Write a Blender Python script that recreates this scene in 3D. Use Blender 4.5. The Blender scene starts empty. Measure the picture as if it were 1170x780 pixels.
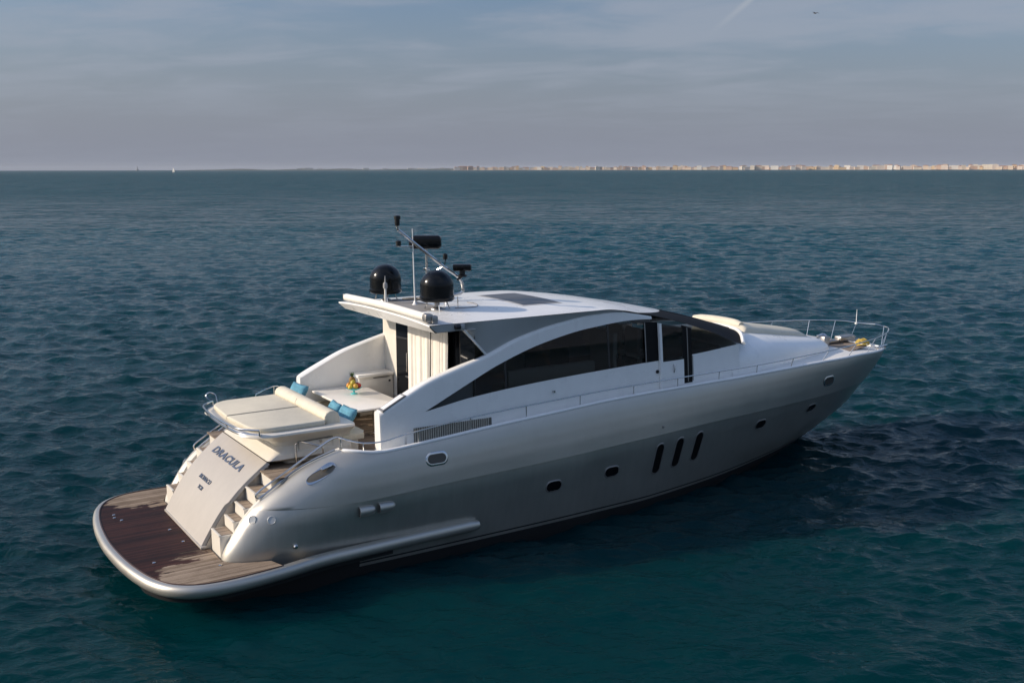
import bpy, bmesh, math, random
import numpy as np
from mathutils import Vector, Matrix

R = math.radians
scene = bpy.context.scene
COL = scene.collection
PI = math.pi

# ------------------------------------------------------------------ camera
CAM = (-3.89, -21.4, 8.16)          # boat frame: x to the bow, y to port, z up
HEAD = R(57.23)                     # view heading, left of the bow
F_PX = 1168.45
PITCH = math.atan(197 / F_PX)
WATER_Z = -0.2
cd = bpy.data.cameras.new('camera')
cam = bpy.data.objects.new('camera', cd); COL.objects.link(cam)
cd.sensor_width = 36.0
cd.lens = 36.0 * F_PX / 1170.0
cd.clip_start = 0.1; cd.clip_end = 60000
cam.location = CAM
cam.rotation_euler = (PI / 2 - PITCH, R(0.1), HEAD - PI / 2)
scene.camera = cam

# ------------------------------------------------------------------ sun, sky
SUN_EL = R(25.5)
SUN_AZ = math.atan2(0.46, -0.89)    # where the sun stands, from +x towards +y
sd = bpy.data.lights.new('sun', 'SUN')
sd.energy = 3.7; sd.angle = R(0.53); sd.color = (1.0, 0.85, 0.68)
sun = bpy.data.objects.new('sun', sd); COL.objects.link(sun)
sdir = Vector((math.cos(SUN_EL) * math.cos(SUN_AZ), math.cos(SUN_EL) * math.sin(SUN_AZ), math.sin(SUN_EL)))
sun.rotation_euler = sdir.to_track_quat('Z', 'Y').to_euler()
sun.location = (0, 0, 60)

world = bpy.data.worlds.new('World'); scene.world = world; world.use_nodes = True
SKY_STRENGTH = 0.075
def build_world():
    nt = world.node_tree; nt.nodes.clear(); N = nt.nodes.new; L = nt.links.new
    out = N('ShaderNodeOutputWorld'); bg = N('ShaderNodeBackground')
    bg.inputs['Strength'].default_value = SKY_STRENGTH
    sky = N('ShaderNodeTexSky'); sky.sky_type = 'NISHITA'; sky.sun_disc = False
    sky.sun_elevation = SUN_EL; sky.sun_rotation = PI / 2 - SUN_AZ
    sky.altitude = 0; sky.air_density = 1.0; sky.dust_density = 2.2; sky.ozone_density = 2.0
    tc = N('ShaderNodeTexCoord')
    sep = N('ShaderNodeSeparateXYZ'); L(tc.outputs['Generated'], sep.inputs[0])
    def M(op, a, b=None, clamp=False):
        n = N('ShaderNodeMath'); n.operation = op; n.use_clamp = clamp
        for i, v in enumerate((a, b)):
            if v is None: continue
            if isinstance(v, (int, float)): n.inputs[i].default_value = v
            else: L(v, n.inputs[i])
        return n.outputs[0]
    z = M('MAXIMUM', sep.outputs['Z'], 0.0)
    zz = M('ADD', z, 0.09)
    px = M('DIVIDE', sep.outputs['X'], zz); py = M('DIVIDE', sep.outputs['Y'], zz)
    # cloud plane turned into the view heading so that the streaks lie across it
    ch, sh = math.cos(HEAD), math.sin(HEAD)
    fwd = M('ADD', M('MULTIPLY', px, ch), M('MULTIPLY', py, sh))
    rgt = M('SUBTRACT', M('MULTIPLY', px, sh), M('MULTIPLY', py, ch))
    comb = N('ShaderNodeCombineXYZ'); L(M('ADD', rgt, M('MULTIPLY', fwd, 0.35)), comb.inputs[0]); L(M('MULTIPLY', fwd, 1.35), comb.inputs[1])
    def noise(scale, detail, rough, dist=0.0):
        n = N('ShaderNodeTexNoise'); n.inputs['Scale'].default_value = scale; n.inputs['Detail'].default_value = detail
        n.inputs['Roughness'].default_value = rough; n.inputs['Distortion'].default_value = dist
        L(comb.outputs[0], n.inputs['Vector']); return n.outputs['Fac']
    def mapr(v, a, b, c, d):
        n = N('ShaderNodeMapRange'); n.interpolation_type = 'SMOOTHSTEP'
        L(v, n.inputs[0])
        for i, q in enumerate((a, b, c, d)): n.inputs[i + 1].default_value = q
        return n.outputs[0]
    big = noise(0.55, 3, 0.5, 0.6); fine = noise(1.7, 7, 0.62, 0.5)
    cl = M('ADD', M('MULTIPLY', big, 0.6), M('MULTIPLY', fine, 0.4))
    cl = mapr(cl, 0.42, 0.62, 0.0, 0.65)
    # contrail
    def dirpx(x, y):
        r = (x - 585) / F_PX; d = (y - 390) / F_PX
        Fv = math.cos(PITCH) - d * math.sin(PITCH); U = -math.sin(PITCH) - d * math.cos(PITCH)
        return Vector((ch * Fv + sh * r, sh * Fv - ch * r, U)).normalized()
    a, b = dirpx(806, 44), dirpx(905, -40)
    n_ = a.cross(b).normalized(); m_ = (b - a * a.dot(b)).normalized(); ext = math.acos(a.dot(b))
    def dotv(v):
        n = N('ShaderNodeVectorMath'); n.operation = 'DOT_PRODUCT'; L(tc.outputs['Generated'], n.inputs[0]); n.inputs[1].default_value = v; return n.outputs['Value']
    off = M('ABSOLUTE', dotv(n_)); along = dotv(m_)
    trail = M('MULTIPLY', mapr(off, 0.0003, 0.0042, 1.0, 0.0), M('MULTIPLY', mapr(along, -0.004, 0.06, 0.0, 0.45), mapr(along, ext, ext + 0.02, 1.0, 0.0)))
    low = mapr(sep.outputs['Z'], 0.0, 0.20, 1.0, 0.0)           # haze bank over the horizon
    mix1 = N('ShaderNodeMix'); mix1.data_type = 'RGBA'
    L(M('MULTIPLY', low, 0.86), mix1.inputs[0]); tint = N('ShaderNodeMix'); tint.data_type = 'RGBA'; tint.blend_type = 'MULTIPLY'; tint.inputs[0].default_value = 1; L(sky.outputs[0], tint.inputs[6]); tint.inputs[7].default_value = (.90, .97, 1.10, 1); L(tint.outputs[2], mix1.inputs[6]); mix1.inputs[7].default_value = HAZE_COL
    mix2 = N('ShaderNodeMix'); mix2.data_type = 'RGBA'
    L(M('MULTIPLY', cl, mapr(sep.outputs['Z'], 0.015, 0.12, 0.12, 1.0)), mix2.inputs[0]); L(mix1.outputs[2], mix2.inputs[6]); mix2.inputs[7].default_value = CLOUD_COL
    mix3 = N('ShaderNodeMix'); mix3.data_type = 'RGBA'; L(trail, mix3.inputs[0]); L(mix2.outputs[2], mix3.inputs[6]); mix3.inputs[7].default_value = (4.6, 4.9, 5.4, 1)
    hi = N('ShaderNodeMix'); hi.data_type = 'RGBA'; hi.blend_type = 'MULTIPLY'; hi.inputs[0].default_value = 1; L(mix3.outputs[2], hi.inputs[6])
    cx = N('ShaderNodeCombineXYZ'); q = mapr(sep.outputs['Z'], .24, .6, 1.0, 1.95)
    for k in range(3): L(q, cx.inputs[k])
    L(cx.outputs[0], hi.inputs[7]); L(hi.outputs[2], bg.inputs['Color']); L(bg.outputs[0], out.inputs[0])
HAZE_COL = (2.76, 3.03, 3.82, 1)
CLOUD_COL = (3.55, 3.95, 4.75, 1)
build_world()

vs = scene.view_settings
scene.display_settings.display_device = 'sRGB'
vs.view_transform = 'Standard'; vs.look = 'None'; vs.exposure = 0.35; vs.gamma = 1.0; vs.use_curve_mapping = False
scene.cycles.use_denoising = True
scene.cycles.max_bounces = 8
scene.cycles.volume_bounces = 0
scene.cycles.sample_clamp_indirect = 4.0
scene.cycles.caustics_reflective = False; scene.cycles.caustics_refractive = False

# ------------------------------------------------------------------ materials
MATS = {}
def mat(name, color, rough=0.5, metal=0.0, spec=0.5, coat=0.0, coat_rough=0.05, trans=0.0, ior=1.45, emit=None):
    if name in MATS: return MATS[name]
    m = bpy.data.materials.new(name); m.use_nodes = True
    b = m.node_tree.nodes['Principled BSDF']
    b.inputs['Base Color'].default_value = (*color, 1); b.inputs['Roughness'].default_value = rough
    b.inputs['Metallic'].default_value = metal; b.inputs['Specular IOR Level'].default_value = spec
    b.inputs['Coat Weight'].default_value = coat; b.inputs['Coat Roughness'].default_value = coat_rough
    b.inputs['Transmission Weight'].default_value = trans; b.inputs['IOR'].default_value = ior
    MATS[name] = m; return m
class NT:
    def __init__(s, m): s.t = m.node_tree; s.b = s.t.nodes['Principled BSDF']
    def n(s, ty, **kw):
        q = s.t.nodes.new(ty)
        for k, v in kw.items(): setattr(q, k, v)
        return q
    def l(s, a, b): s.t.links.new(a, b)
    def m(s, op, a, b=None, clamp=False):
        q = s.t.nodes.new('ShaderNodeMath'); q.operation = op; q.use_clamp = clamp
        for i, v in enumerate((a, b)):
            if v is None: continue
            if isinstance(v, (int, float)): q.inputs[i].default_value = v
            else: s.l(v, q.inputs[i])
        return q.outputs[0]
    def obj(s): return s.n('ShaderNodeTexCoord').outputs['Object']
    def noise(s, vec, scale, detail=4, rough=0.55, dist=0.0, mapping=None):
        q = s.n('ShaderNodeTexNoise'); q.inputs['Scale'].default_value = scale; q.inputs['Detail'].default_value = detail
        q.inputs['Roughness'].default_value = rough; q.inputs['Distortion'].default_value = dist
        if mapping:
            mp = s.n('ShaderNodeMapping'); mp.inputs['Scale'].default_value = mapping; s.l(vec, mp.inputs[0]); vec = mp.outputs[0]
        s.l(vec, q.inputs['Vector']); return q.outputs['Fac']
    def mix(s, f, a, b):
        q = s.n('ShaderNodeMix', data_type='RGBA')
        for i, v in ((0, f), (6, a), (7, b)):
            if isinstance(v, tuple): q.inputs[i].default_value = v if len(v) == 4 else (*v, 1)
            elif isinstance(v, (int, float)): q.inputs[i].default_value = v
            else: s.l(v, q.inputs[i])
        return q.outputs[2]
    def rng(s, v, a, b, c, d, smooth=True):
        q = s.n('ShaderNodeMapRange'); q.interpolation_type = 'SMOOTHSTEP' if smooth else 'LINEAR'; s.l(v, q.inputs[0])
        for i, k in enumerate((a, b, c, d)): q.inputs[i + 1].default_value = k
        return q.outputs[0]
    def bump(s, h, strength, dist):
        q = s.n('ShaderNodeBump'); q.inputs['Strength'].default_value = strength; q.inputs['Distance'].default_value = dist
        s.l(h, q.inputs['Height']); s.l(q.outputs[0], s.b.inputs['Normal'])

def worn(m, base, amount=0.12, scale=1.3, rough=None, bump=0.0):
    """faint weathering: streaks and smears of the surface's own colour"""
    t = NT(m); o = t.obj()
    a = t.noise(o, scale, 6, 0.6, 0.3); b_ = t.noise(o, scale * 5, 4, 0.6, 0, (1, 1, 0.25))
    f = t.rng(t.m('ADD', t.m('MULTIPLY', a, 0.6), t.m('MULTIPLY', b_, 0.4)), 0.35, 0.68, 0.0, 1.0)
    dark = tuple(c * (1 - amount) for c in base)
    t.l(t.mix(f, dark, base), t.b.inputs['Base Color'])
    if rough: t.l(t.rng(a, 0.3, 0.7, rough[0], rough[1]), t.b.inputs['Roughness'])
    if bump: t.bump(b_, bump, 0.004)
    return m

SILVER = (0.49, 0.47, 0.42)
M_silver = mat('silver_paint', SILVER, 0.36, 0.74, 0.5, 0.35, 0.12)
worn(M_silver, SILVER, 0.07, 0.7, (0.38, 0.46))
def ripple(m):
    t = NT(m); t.bump(t.noise(t.obj(), .8, 2, .4, 0, (.6, 1, 1.6)), .5, .035)   # long slight unfairness of a moulded side
ripple(M_silver)
M_hull = mat('silver_hull_paint', SILVER, 0.36, 0.74, 0.5, 0.35, 0.12)
def hull_mat():
    t = NT(M_hull); o = t.obj(); sp = t.n('ShaderNodeSeparateXYZ'); t.l(o, sp.inputs[0])
    z, x = sp.outputs['Z'], sp.outputs['X']
    a = t.noise(o, 0.7, 6, 0.6); st = t.noise(o, 6, 4, 0.6, 0, (1.2, 1, 0.12))
    base = t.mix(t.rng(t.m('ADD', t.m('MULTIPLY', a, .5), t.m('MULTIPLY', st, .5)), .35, .7, 0, 1), tuple(c * .88 for c in SILVER), SILVER)
    # boot line: black antifouling, thin grey line, thin black line
    zz = t.m('SUBTRACT', z, t.rng(x, 12, 21, 0.0, 0.20))
    anti = t.m('LESS_THAN', zz, 0.03); line = t.m('LESS_THAN', t.m('ABSOLUTE', t.m('SUBTRACT', zz, 0.115)), 0.018)
    aft = t.m('MULTIPLY', t.m('LESS_THAN', x, 4.35), t.m('LESS_THAN', z, 0.27))  # hull aft below the rail: under-platform shadow and trim tab painted in black
    blk = t.m('MAXIMUM', t.m('MAXIMUM', anti, line), aft)
    t.l(t.mix(blk, base, (0.008, 0.009, 0.010)), t.b.inputs['Base Color'])
    t.l(t.m('MULTIPLY', t.m('SUBTRACT', 1.0, blk), 0.74), t.b.inputs['Metallic'])
    t.l(t.m('MULTIPLY', t.m('SUBTRACT', 1.0, blk), 0.35), t.b.inputs['Coat Weight'])
    t.l(t.m('ADD', t.rng(a, .3, .7, .34, .42), t.m('MULTIPLY', blk, 0.3)), t.b.inputs['Roughness'])
hull_mat(); ripple(M_hull)
WHITE = (0.86, 0.855, 0.83)
M_white = worn(mat('white_gelcoat', WHITE, 0.28, 0, 0.5, 0.3, 0.08), WHITE, 0.06, 0.9, (0.24, 0.36))
M_cockpit = worn(mat('cream_gelcoat', (0.72, 0.68, 0.60), 0.38, 0, 0.5, 0.2, 0.15), (0.72, 0.68, 0.60), 0.08, 1.6)
M_trans = worn(mat('champagne_paint', (0.46, 0.425, 0.38), 0.38, 0.15, 0.5, 0.15, 0.2), (0.46, 0.425, 0.38), 0.07, 1.1)
M_grey = worn(mat('grey_side_paint', (0.50, 0.50, 0.49), 0.45, 0.1, 0.5, 0.1, 0.2), (0.50, 0.50, 0.49), 0.05, 1.0)
M_glass = mat('tinted_glass', (0.004, 0.005, 0.007), 0.04, 0, 0.22)
M_cover = worn(mat('black_mesh_cover', (0.010, 0.011, 0.013), 0.75, 0, 0.15), (0.010, 0.011, 0.013), .3, 2)
def clear_tint():
    m = mat('tinted_window', (0, 0, 0)); t = m.node_tree; b = t.nodes['Principled BSDF']; t.nodes.remove(b)
    tr = t.nodes.new('ShaderNodeBsdfTransparent'); tr.inputs[0].default_value = (.34, .37, .39, 1)
    gl = t.nodes.new('ShaderNodeBsdfGlossy'); gl.inputs['Roughness'].default_value = .03; gl.inputs['Color'].default_value = (.8, .8, .8, 1)
    fr = t.nodes.new('ShaderNodeFresnel'); fr.inputs[0].default_value = 1.42
    mx = t.nodes.new('ShaderNodeMixShader'); t.links.new(fr.outputs[0], mx.inputs[0]); t.links.new(tr.outputs[0], mx.inputs[1]); t.links.new(gl.outputs[0], mx.inputs[2])
    t.links.new(mx.outputs[0], t.nodes['Material Output'].inputs[0]); return m
M_tint = clear_tint()
M_dkglass = mat('dark_opening', (0.004, 0.004, 0.005), 0.5, 0, 0.2)
M_dark = mat('black_trim', (0.012, 0.012, 0.013), 0.35)
M_black = mat('black_gloss', (0.004, 0.0045, 0.005), 0.16, 0, 0.35)
M_chrome = mat('stainless_steel', (0.62, 0.61, 0.59), 0.16, 1.0)
M_seam = mat('dark_seam', (0.06, 0.055, 0.05), 0.7)
CUSH = (0.66, 0.61, 0.49)
M_cush = mat('cream_vinyl', CUSH, 0.55, 0, 0.35); worn(M_cush, CUSH, 0.10, 3.0, None, 0.25)
M_awn = worn(mat('white_canvas', (0.80, 0.77, 0.70), 0.7, 0, 0.2), (0.80, 0.77, 0.70), 0.08, 4.0, None, 0.3)
M_blue = mat('blue_cloth', (0.14, 0.36, 0.48), 0.85, 0, 0.2); worn(M_blue, (0.14, 0.36, 0.48), 0.35, 9.0, None, 0.5)
M_curt = worn(mat('curtain_cloth', (0.80, 0.76, 0.69), 0.9, 0, 0.1), (0.80, 0.76, 0.69), 0.1, 3)
M_letter = mat('brushed_letters', (0.12, 0.15, 0.21), 0.3, 0.5)
M_table = worn(mat('table_white', (0.85, 0.82, 0.76), 0.32, 0, 0.5, 0.3), (0.85, 0.82, 0.76), 0.06, 2)
M_turq = mat('turquoise_glass', (0.10, 0.50, 0.52), 0.15)
M_wire = mat('galvanised_metal', (0.38, 0.37, 0.36), 0.4, 0.9)

def teak(name, wet):
    m = mat(name, (0.25, 0.2, 0.15), 0.7); t = NT(m); o = t.obj()
    sp = t.n('ShaderNodeSeparateXYZ'); t.l(o, sp.inputs[0]); x, y = sp.outputs['X'], sp.outputs['Y']
    g = t.noise(o, 7, 6, 0.65, 0.2, (0.6, 7, 1)); big = t.noise(o, 1.1, 5, 0.6, 0.4); pl = t.n('ShaderNodeTexWhiteNoise', noise_dimensions='1D')
    u = t.m('DIVIDE', y, 0.062); t.l(t.m('FLOOR', u), pl.inputs['W'])
    f = t.m('ADD', t.m('MULTIPLY', g, .45), t.m('ADD', t.m('MULTIPLY', big, .35), t.m('MULTIPLY', pl.outputs['Value'], .28)))
    dry = t.mix(t.rng(f, .3, .8, 0, 1), (0.13, 0.095, 0.068), (0.36, 0.285, 0.215))
    seam = t.rng(t.m('ABSOLUTE', t.m('SUBTRACT', t.m('FRACT', u), 0.5)), 0.43, 0.47, 0, 1)
    colr = t.mix(t.m('MULTIPLY', seam, .75), dry, (0.035, 0.028, 0.024))
    rough = 0.75
    if wet:
        wn = t.noise(o, 2.2, 7, 0.62, 0.8, (0.7, 3.0, 1)); w2 = t.noise(o, 0.9, 3, 0.5)
        ay = t.m('ABSOLUTE', t.m('ADD', y, -0.2))
        e = t.m('ADD', t.m('SUBTRACT', ay, 2.22), t.m('ADD', t.m('MULTIPLY', t.m('SUBTRACT', x, 0.75), 0.55), t.m('ADD', t.m('MULTIPLY', t.m('SUBTRACT', wn, .5), 2.1), t.m('MULTIPLY', t.m('SUBTRACT', w2, .5), 1.2))))
        # the very edge of the platform stays soaked
        e = t.m('MINIMUM', e, t.m('ADD', t.m('MULTIPLY', t.m('SUBTRACT', x, 0.42), 2.0), t.m('MULTIPLY', t.m('SUBTRACT', wn, .5), 1.0)))
        dryf = t.rng(e, -0.03, 0.05, 0, 1)
        wetc = t.mix(t.rng(f, .3, .8, 0, 1), (0.010, 0.0045, 0.0035), (0.058, 0.021, 0.015))
        wetc = t.mix(t.m('MULTIPLY', seam, .6), wetc, (0.010, 0.007, 0.007))
        colr = t.mix(dryf, wetc, colr)
        t.l(t.rng(dryf, 0, 1, 0.5, .8, False), t.b.inputs['Roughness']); t.b.inputs['Specular IOR Level'].default_value = .13
    t.l(colr, t.b.inputs['Base Color'])
    t.bump(t.m('SUBTRACT', g, t.m('MULTIPLY', seam, 1.5)), 0.35, 0.004)
    return m
M_teak = teak('dry_teak', False); M_wteak = teak('wet_teak', True)

# ------------------------------------------------------------------ mesh helpers
def link_mesh(name, verts, faces, m, parent=None, smooth=True, mats=None, fmat=None, sharp=None):
    me = bpy.data.meshes.new(name)
    me.from_pydata([tuple(map(float, v)) for v in verts], [], [tuple(int(i) for i in f) for f in faces])
    for q in (mats or [m]): me.materials.append(q)
    if fmat is not None: me.polygons.foreach_set('material_index', fmat)
    me.polygons.foreach_set('use_smooth', [bool(smooth)] * len(me.polygons))
    me.update()
    o = bpy.data.objects.new(name, me); COL.objects.link(o)
    if sharp: me.set_sharp_from_angle(angle=R(sharp))
    if parent: child(o, parent)
    return o
def child(o, p):
    o.parent = p
    o.matrix_parent_inverse = world_of(p).inverted()
def world_of(o):
    m = o.matrix_basis.copy()
    if o.parent: m = world_of(o.parent) @ o.matrix_parent_inverse @ m
    return m
def tag(o, label=None, cat=None, group=None, kind=None):
    for k, v in (('label', label), ('category', cat), ('group', group), ('kind', kind)):
        if v: o[k] = v
    return o
def empty(name, loc, label, cat, group=None):
    o = bpy.data.objects.new(name, None); COL.objects.link(o); o.location = loc; o.empty_display_size = .2
    return tag(o, label, cat, group)
class MB:
    """collects shapes into one mesh"""
    def __init__(s): s.v = []; s.f = []
    def add(s, v, f):
        k = len(s.v); s.v += [tuple(q) for q in v]; s.f += [tuple(i + k for i in g) for g in f]; return s
    def box(s, x0, x1, y0, y1, z0, z1, bev=0.0, mtx=None, seg=2):
        bm = bmesh.new(); bmesh.ops.create_cube(bm, size=1)
        for v in bm.verts:
            v.co = Vector(((x0 + x1) / 2 + v.co.x * (x1 - x0), (y0 + y1) / 2 + v.co.y * (y1 - y0), (z0 + z1) / 2 + v.co.z * (z1 - z0)))
        if bev: bmesh.ops.bevel(bm, geom=bm.edges[:] + bm.verts[:], offset=bev, segments=seg, profile=.5, affect='EDGES')
        return s.bm(bm, mtx)
    def bm(s, bm, mtx=None):
        if mtx is not None: bmesh.ops.transform(bm, matrix=mtx, verts=bm.verts)
        bm.verts.ensure_lookup_table(); bm.verts.index_update()
        s.add([v.co[:] for v in bm.verts], [[v.index for v in f.verts] for f in bm.faces]); bm.free(); return s
    def tube(s, pts, r, n=8, closed=False, smooth=0, caps=True):
        P = [Vector(p) for p in pts]
        if smooth: P = spline(P, smooth, closed)
        rr = r if isinstance(r, (list, tuple, np.ndarray)) else [r] * len(P)
        if len(rr) != len(P): rr = np.interp(np.linspace(0, 1, len(P)), np.linspace(0, 1, len(rr)), rr)
        T = []
        for i in range(len(P)):
            a = P[i - 1] if (i > 0 or closed) else P[i]; b = P[(i + 1) % len(P)] if (i < len(P) - 1 or closed) else P[i]
            T.append((b - a).normalized())
        up = Vector((0, 0, 1)) if abs(T[0].z) < .9 else Vector((1, 0, 0))
        V = []; nrm = (up - T[0] * up.dot(T[0])).normalized()
        for i, p in enumerate(P):
            nrm = (nrm - T[i] * nrm.dot(T[i])).normalized(); bi = T[i].cross(nrm)
            for k in range(n):
                a = 2 * PI * k / n; V.append(p + (nrm * math.cos(a) + bi * math.sin(a)) * rr[i])
        Fc = []; m = len(P)
        for i in range(m if closed else m - 1):
            for k in range(n):
                j = (i + 1) % m; Fc.append((i * n + k, i * n + (k + 1) % n, j * n + (k + 1) % n, j * n + k))
        if caps and not closed: Fc.append(tuple(range(n - 1, -1, -1))); Fc.append(tuple((m - 1) * n + k for k in range(n)))
        return s.add(V, Fc)
    def lathe(s, prof, origin=(0, 0, 0), n=32, mtx=None):
        """profile [(r, z)] turned about z"""
        V = []; Fc = []
        for r, z in prof:
            for k in range(n):
                a = 2 * PI * k / n; V.append(Vector((r * math.cos(a), r * math.sin(a), z)))
        if mtx is not None: V = [mtx @ v for v in V]
        V = [v + Vector(origin) for v in V]
        for i in range(len(prof) - 1):
            for k in range(n): Fc.append((i * n + k, i * n + (k + 1) % n, (i + 1) * n + (k + 1) % n, (i + 1) * n + k))
        Fc.append(tuple(range(n - 1, -1, -1))); Fc.append(tuple((len(prof) - 1) * n + k for k in range(n)))
        return s.add(V, Fc)
    def grid(s, rows, closed_u=False, closed_v=False, flip=False):
        nr, nc = len(rows), len(rows[0]); V = [p for r in rows for p in r]; Fc = []
        for i in range(nr if closed_u else nr - 1):
            for k in range(nc if closed_v else nc - 1):
                a, b, c, d = i * nc + k, i * nc + (k + 1) % nc, ((i + 1) % nr) * nc + (k + 1) % nc, ((i + 1) % nr) * nc + k
                Fc.append((a, d, c, b) if flip else (a, b, c, d))
        return s.add(V, Fc)
    def prism(s, outline, z0, z1, bev=0.0, seg=2):
        """outline [(x, y)] extruded in z with rounded rims"""
        n = len(outline); c = Vector((sum(p[0] for p in outline) / n, sum(p[1] for p in outline) / n))
        rings = []
        def ring(ins, z):
            out = []
            for i in range(n):
                a, p, b = Vector(outline[i - 1]), Vector(outline[i]), Vector(outline[(i + 1) % n])
                t = (b - a).normalized(); nn = Vector((-t.y, t.x))
                if nn.dot(c - p) < 0: nn = -nn
                q = p + nn * ins; out.append((q.x, q.y, z))
            rings.append(out)
        if bev:
            for k in range(seg + 1):
                a = PI / 2 * k / seg; ring(bev * (1 - math.sin(a)), z0 + bev * (1 - math.cos(a)))
            for k in range(seg + 1):
                a = PI / 2 * k / seg; ring(bev * (1 - math.cos(a)), z1 - bev * (1 - math.sin(a)))
        else: ring(0, z0); ring(0, z1)
        k0 = len(s.v); s.grid(rings, closed_v=True)
        s.f.append(tuple(k0 + i for i in range(n - 1, -1, -1))); s.f.append(tuple(k0 + (len(rings) - 1) * n + i for i in range(n)))
        return s
    def build(s, name, m, parent=None, smooth=True, sharp=35):
        o = link_mesh(name, s.v, s.f, m, None, smooth)
        bm = bmesh.new(); bm.from_mesh(o.data); bmesh.ops.recalc_face_normals(bm, faces=bm.faces); bm.to_mesh(o.data); bm.free()
        if smooth and sharp: o.data.set_sharp_from_angle(angle=R(sharp))
        if parent: child(o, parent)
        return o
def spline(P, n, closed=False):
    out = []; m = len(P)
    for i in range(m if closed else m - 1):
        p1, p2 = P[i], P[(i + 1) % m]
        p0 = P[i - 1] if (i > 0 or closed) else p1 * 2 - p2
        p3 = P[(i + 2) % m] if (i + 2 < m or closed) else p2 * 2 - p1
        for k in range(n):
            t = k / n
            out.append(0.5 * ((2 * p1) + (p2 - p0) * t + (2 * p0 - 5 * p1 + 4 * p2 - p3) * t * t + (3 * p1 - p0 - 3 * p2 + p3) * t ** 3))
    if not closed: out.append(P[-1].copy())
    return out
def pch(pts):
    """monotone cubic through (x, y) pairs"""
    xs = np.array([p[0] for p in pts], float); ys = np.array([p[1] for p in pts], float)
    h = np.diff(xs); d = np.diff(ys) / h; m = np.zeros(len(xs)); m[0], m[-1] = d[0], d[-1]
    for i in range(1, len(xs) - 1):
        if d[i - 1] * d[i] > 0:
            w1, w2 = 2 * h[i] + h[i - 1], h[i] + 2 * h[i - 1]; m[i] = (w1 + w2) / (w1 / d[i - 1] + w2 / d[i])
    def f(x):
        x = min(max(x, xs[0]), xs[-1]); i = min(max(int(np.searchsorted(xs, x)) - 1, 0), len(xs) - 2); t = (x - xs[i]) / h[i]
        return float((2 * t ** 3 - 3 * t ** 2 + 1) * ys[i] + (t ** 3 - 2 * t ** 2 + t) * h[i] * m[i] + (-2 * t ** 3 + 3 * t ** 2) * ys[i + 1] + (t ** 3 - t ** 2) * h[i] * m[i + 1])
    return f
def smooth(a, b, x):
    t = min(max((x - a) / (b - a), 0), 1); return t * t * (3 - 2 * t)
def round_rect(x0, x1, y0, y1, r, n=6):
    rs = r if isinstance(r, (list, tuple)) else [r] * 4; out = []
    for (cx, cy, a0, q) in ((x1, y1, 0, rs[0]), (x0, y1, 90, rs[1]), (x0, y0, 180, rs[2]), (x1, y0, 270, rs[3])):
        ox = cx - q if cx == x1 else cx + q; oy = cy - q if cy == y1 else cy + q
        for k in range(n + 1):
            a = R(a0 + 90 * k / n); out.append((ox + q * math.cos(a), oy + q * math.sin(a)))
    return out

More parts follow.
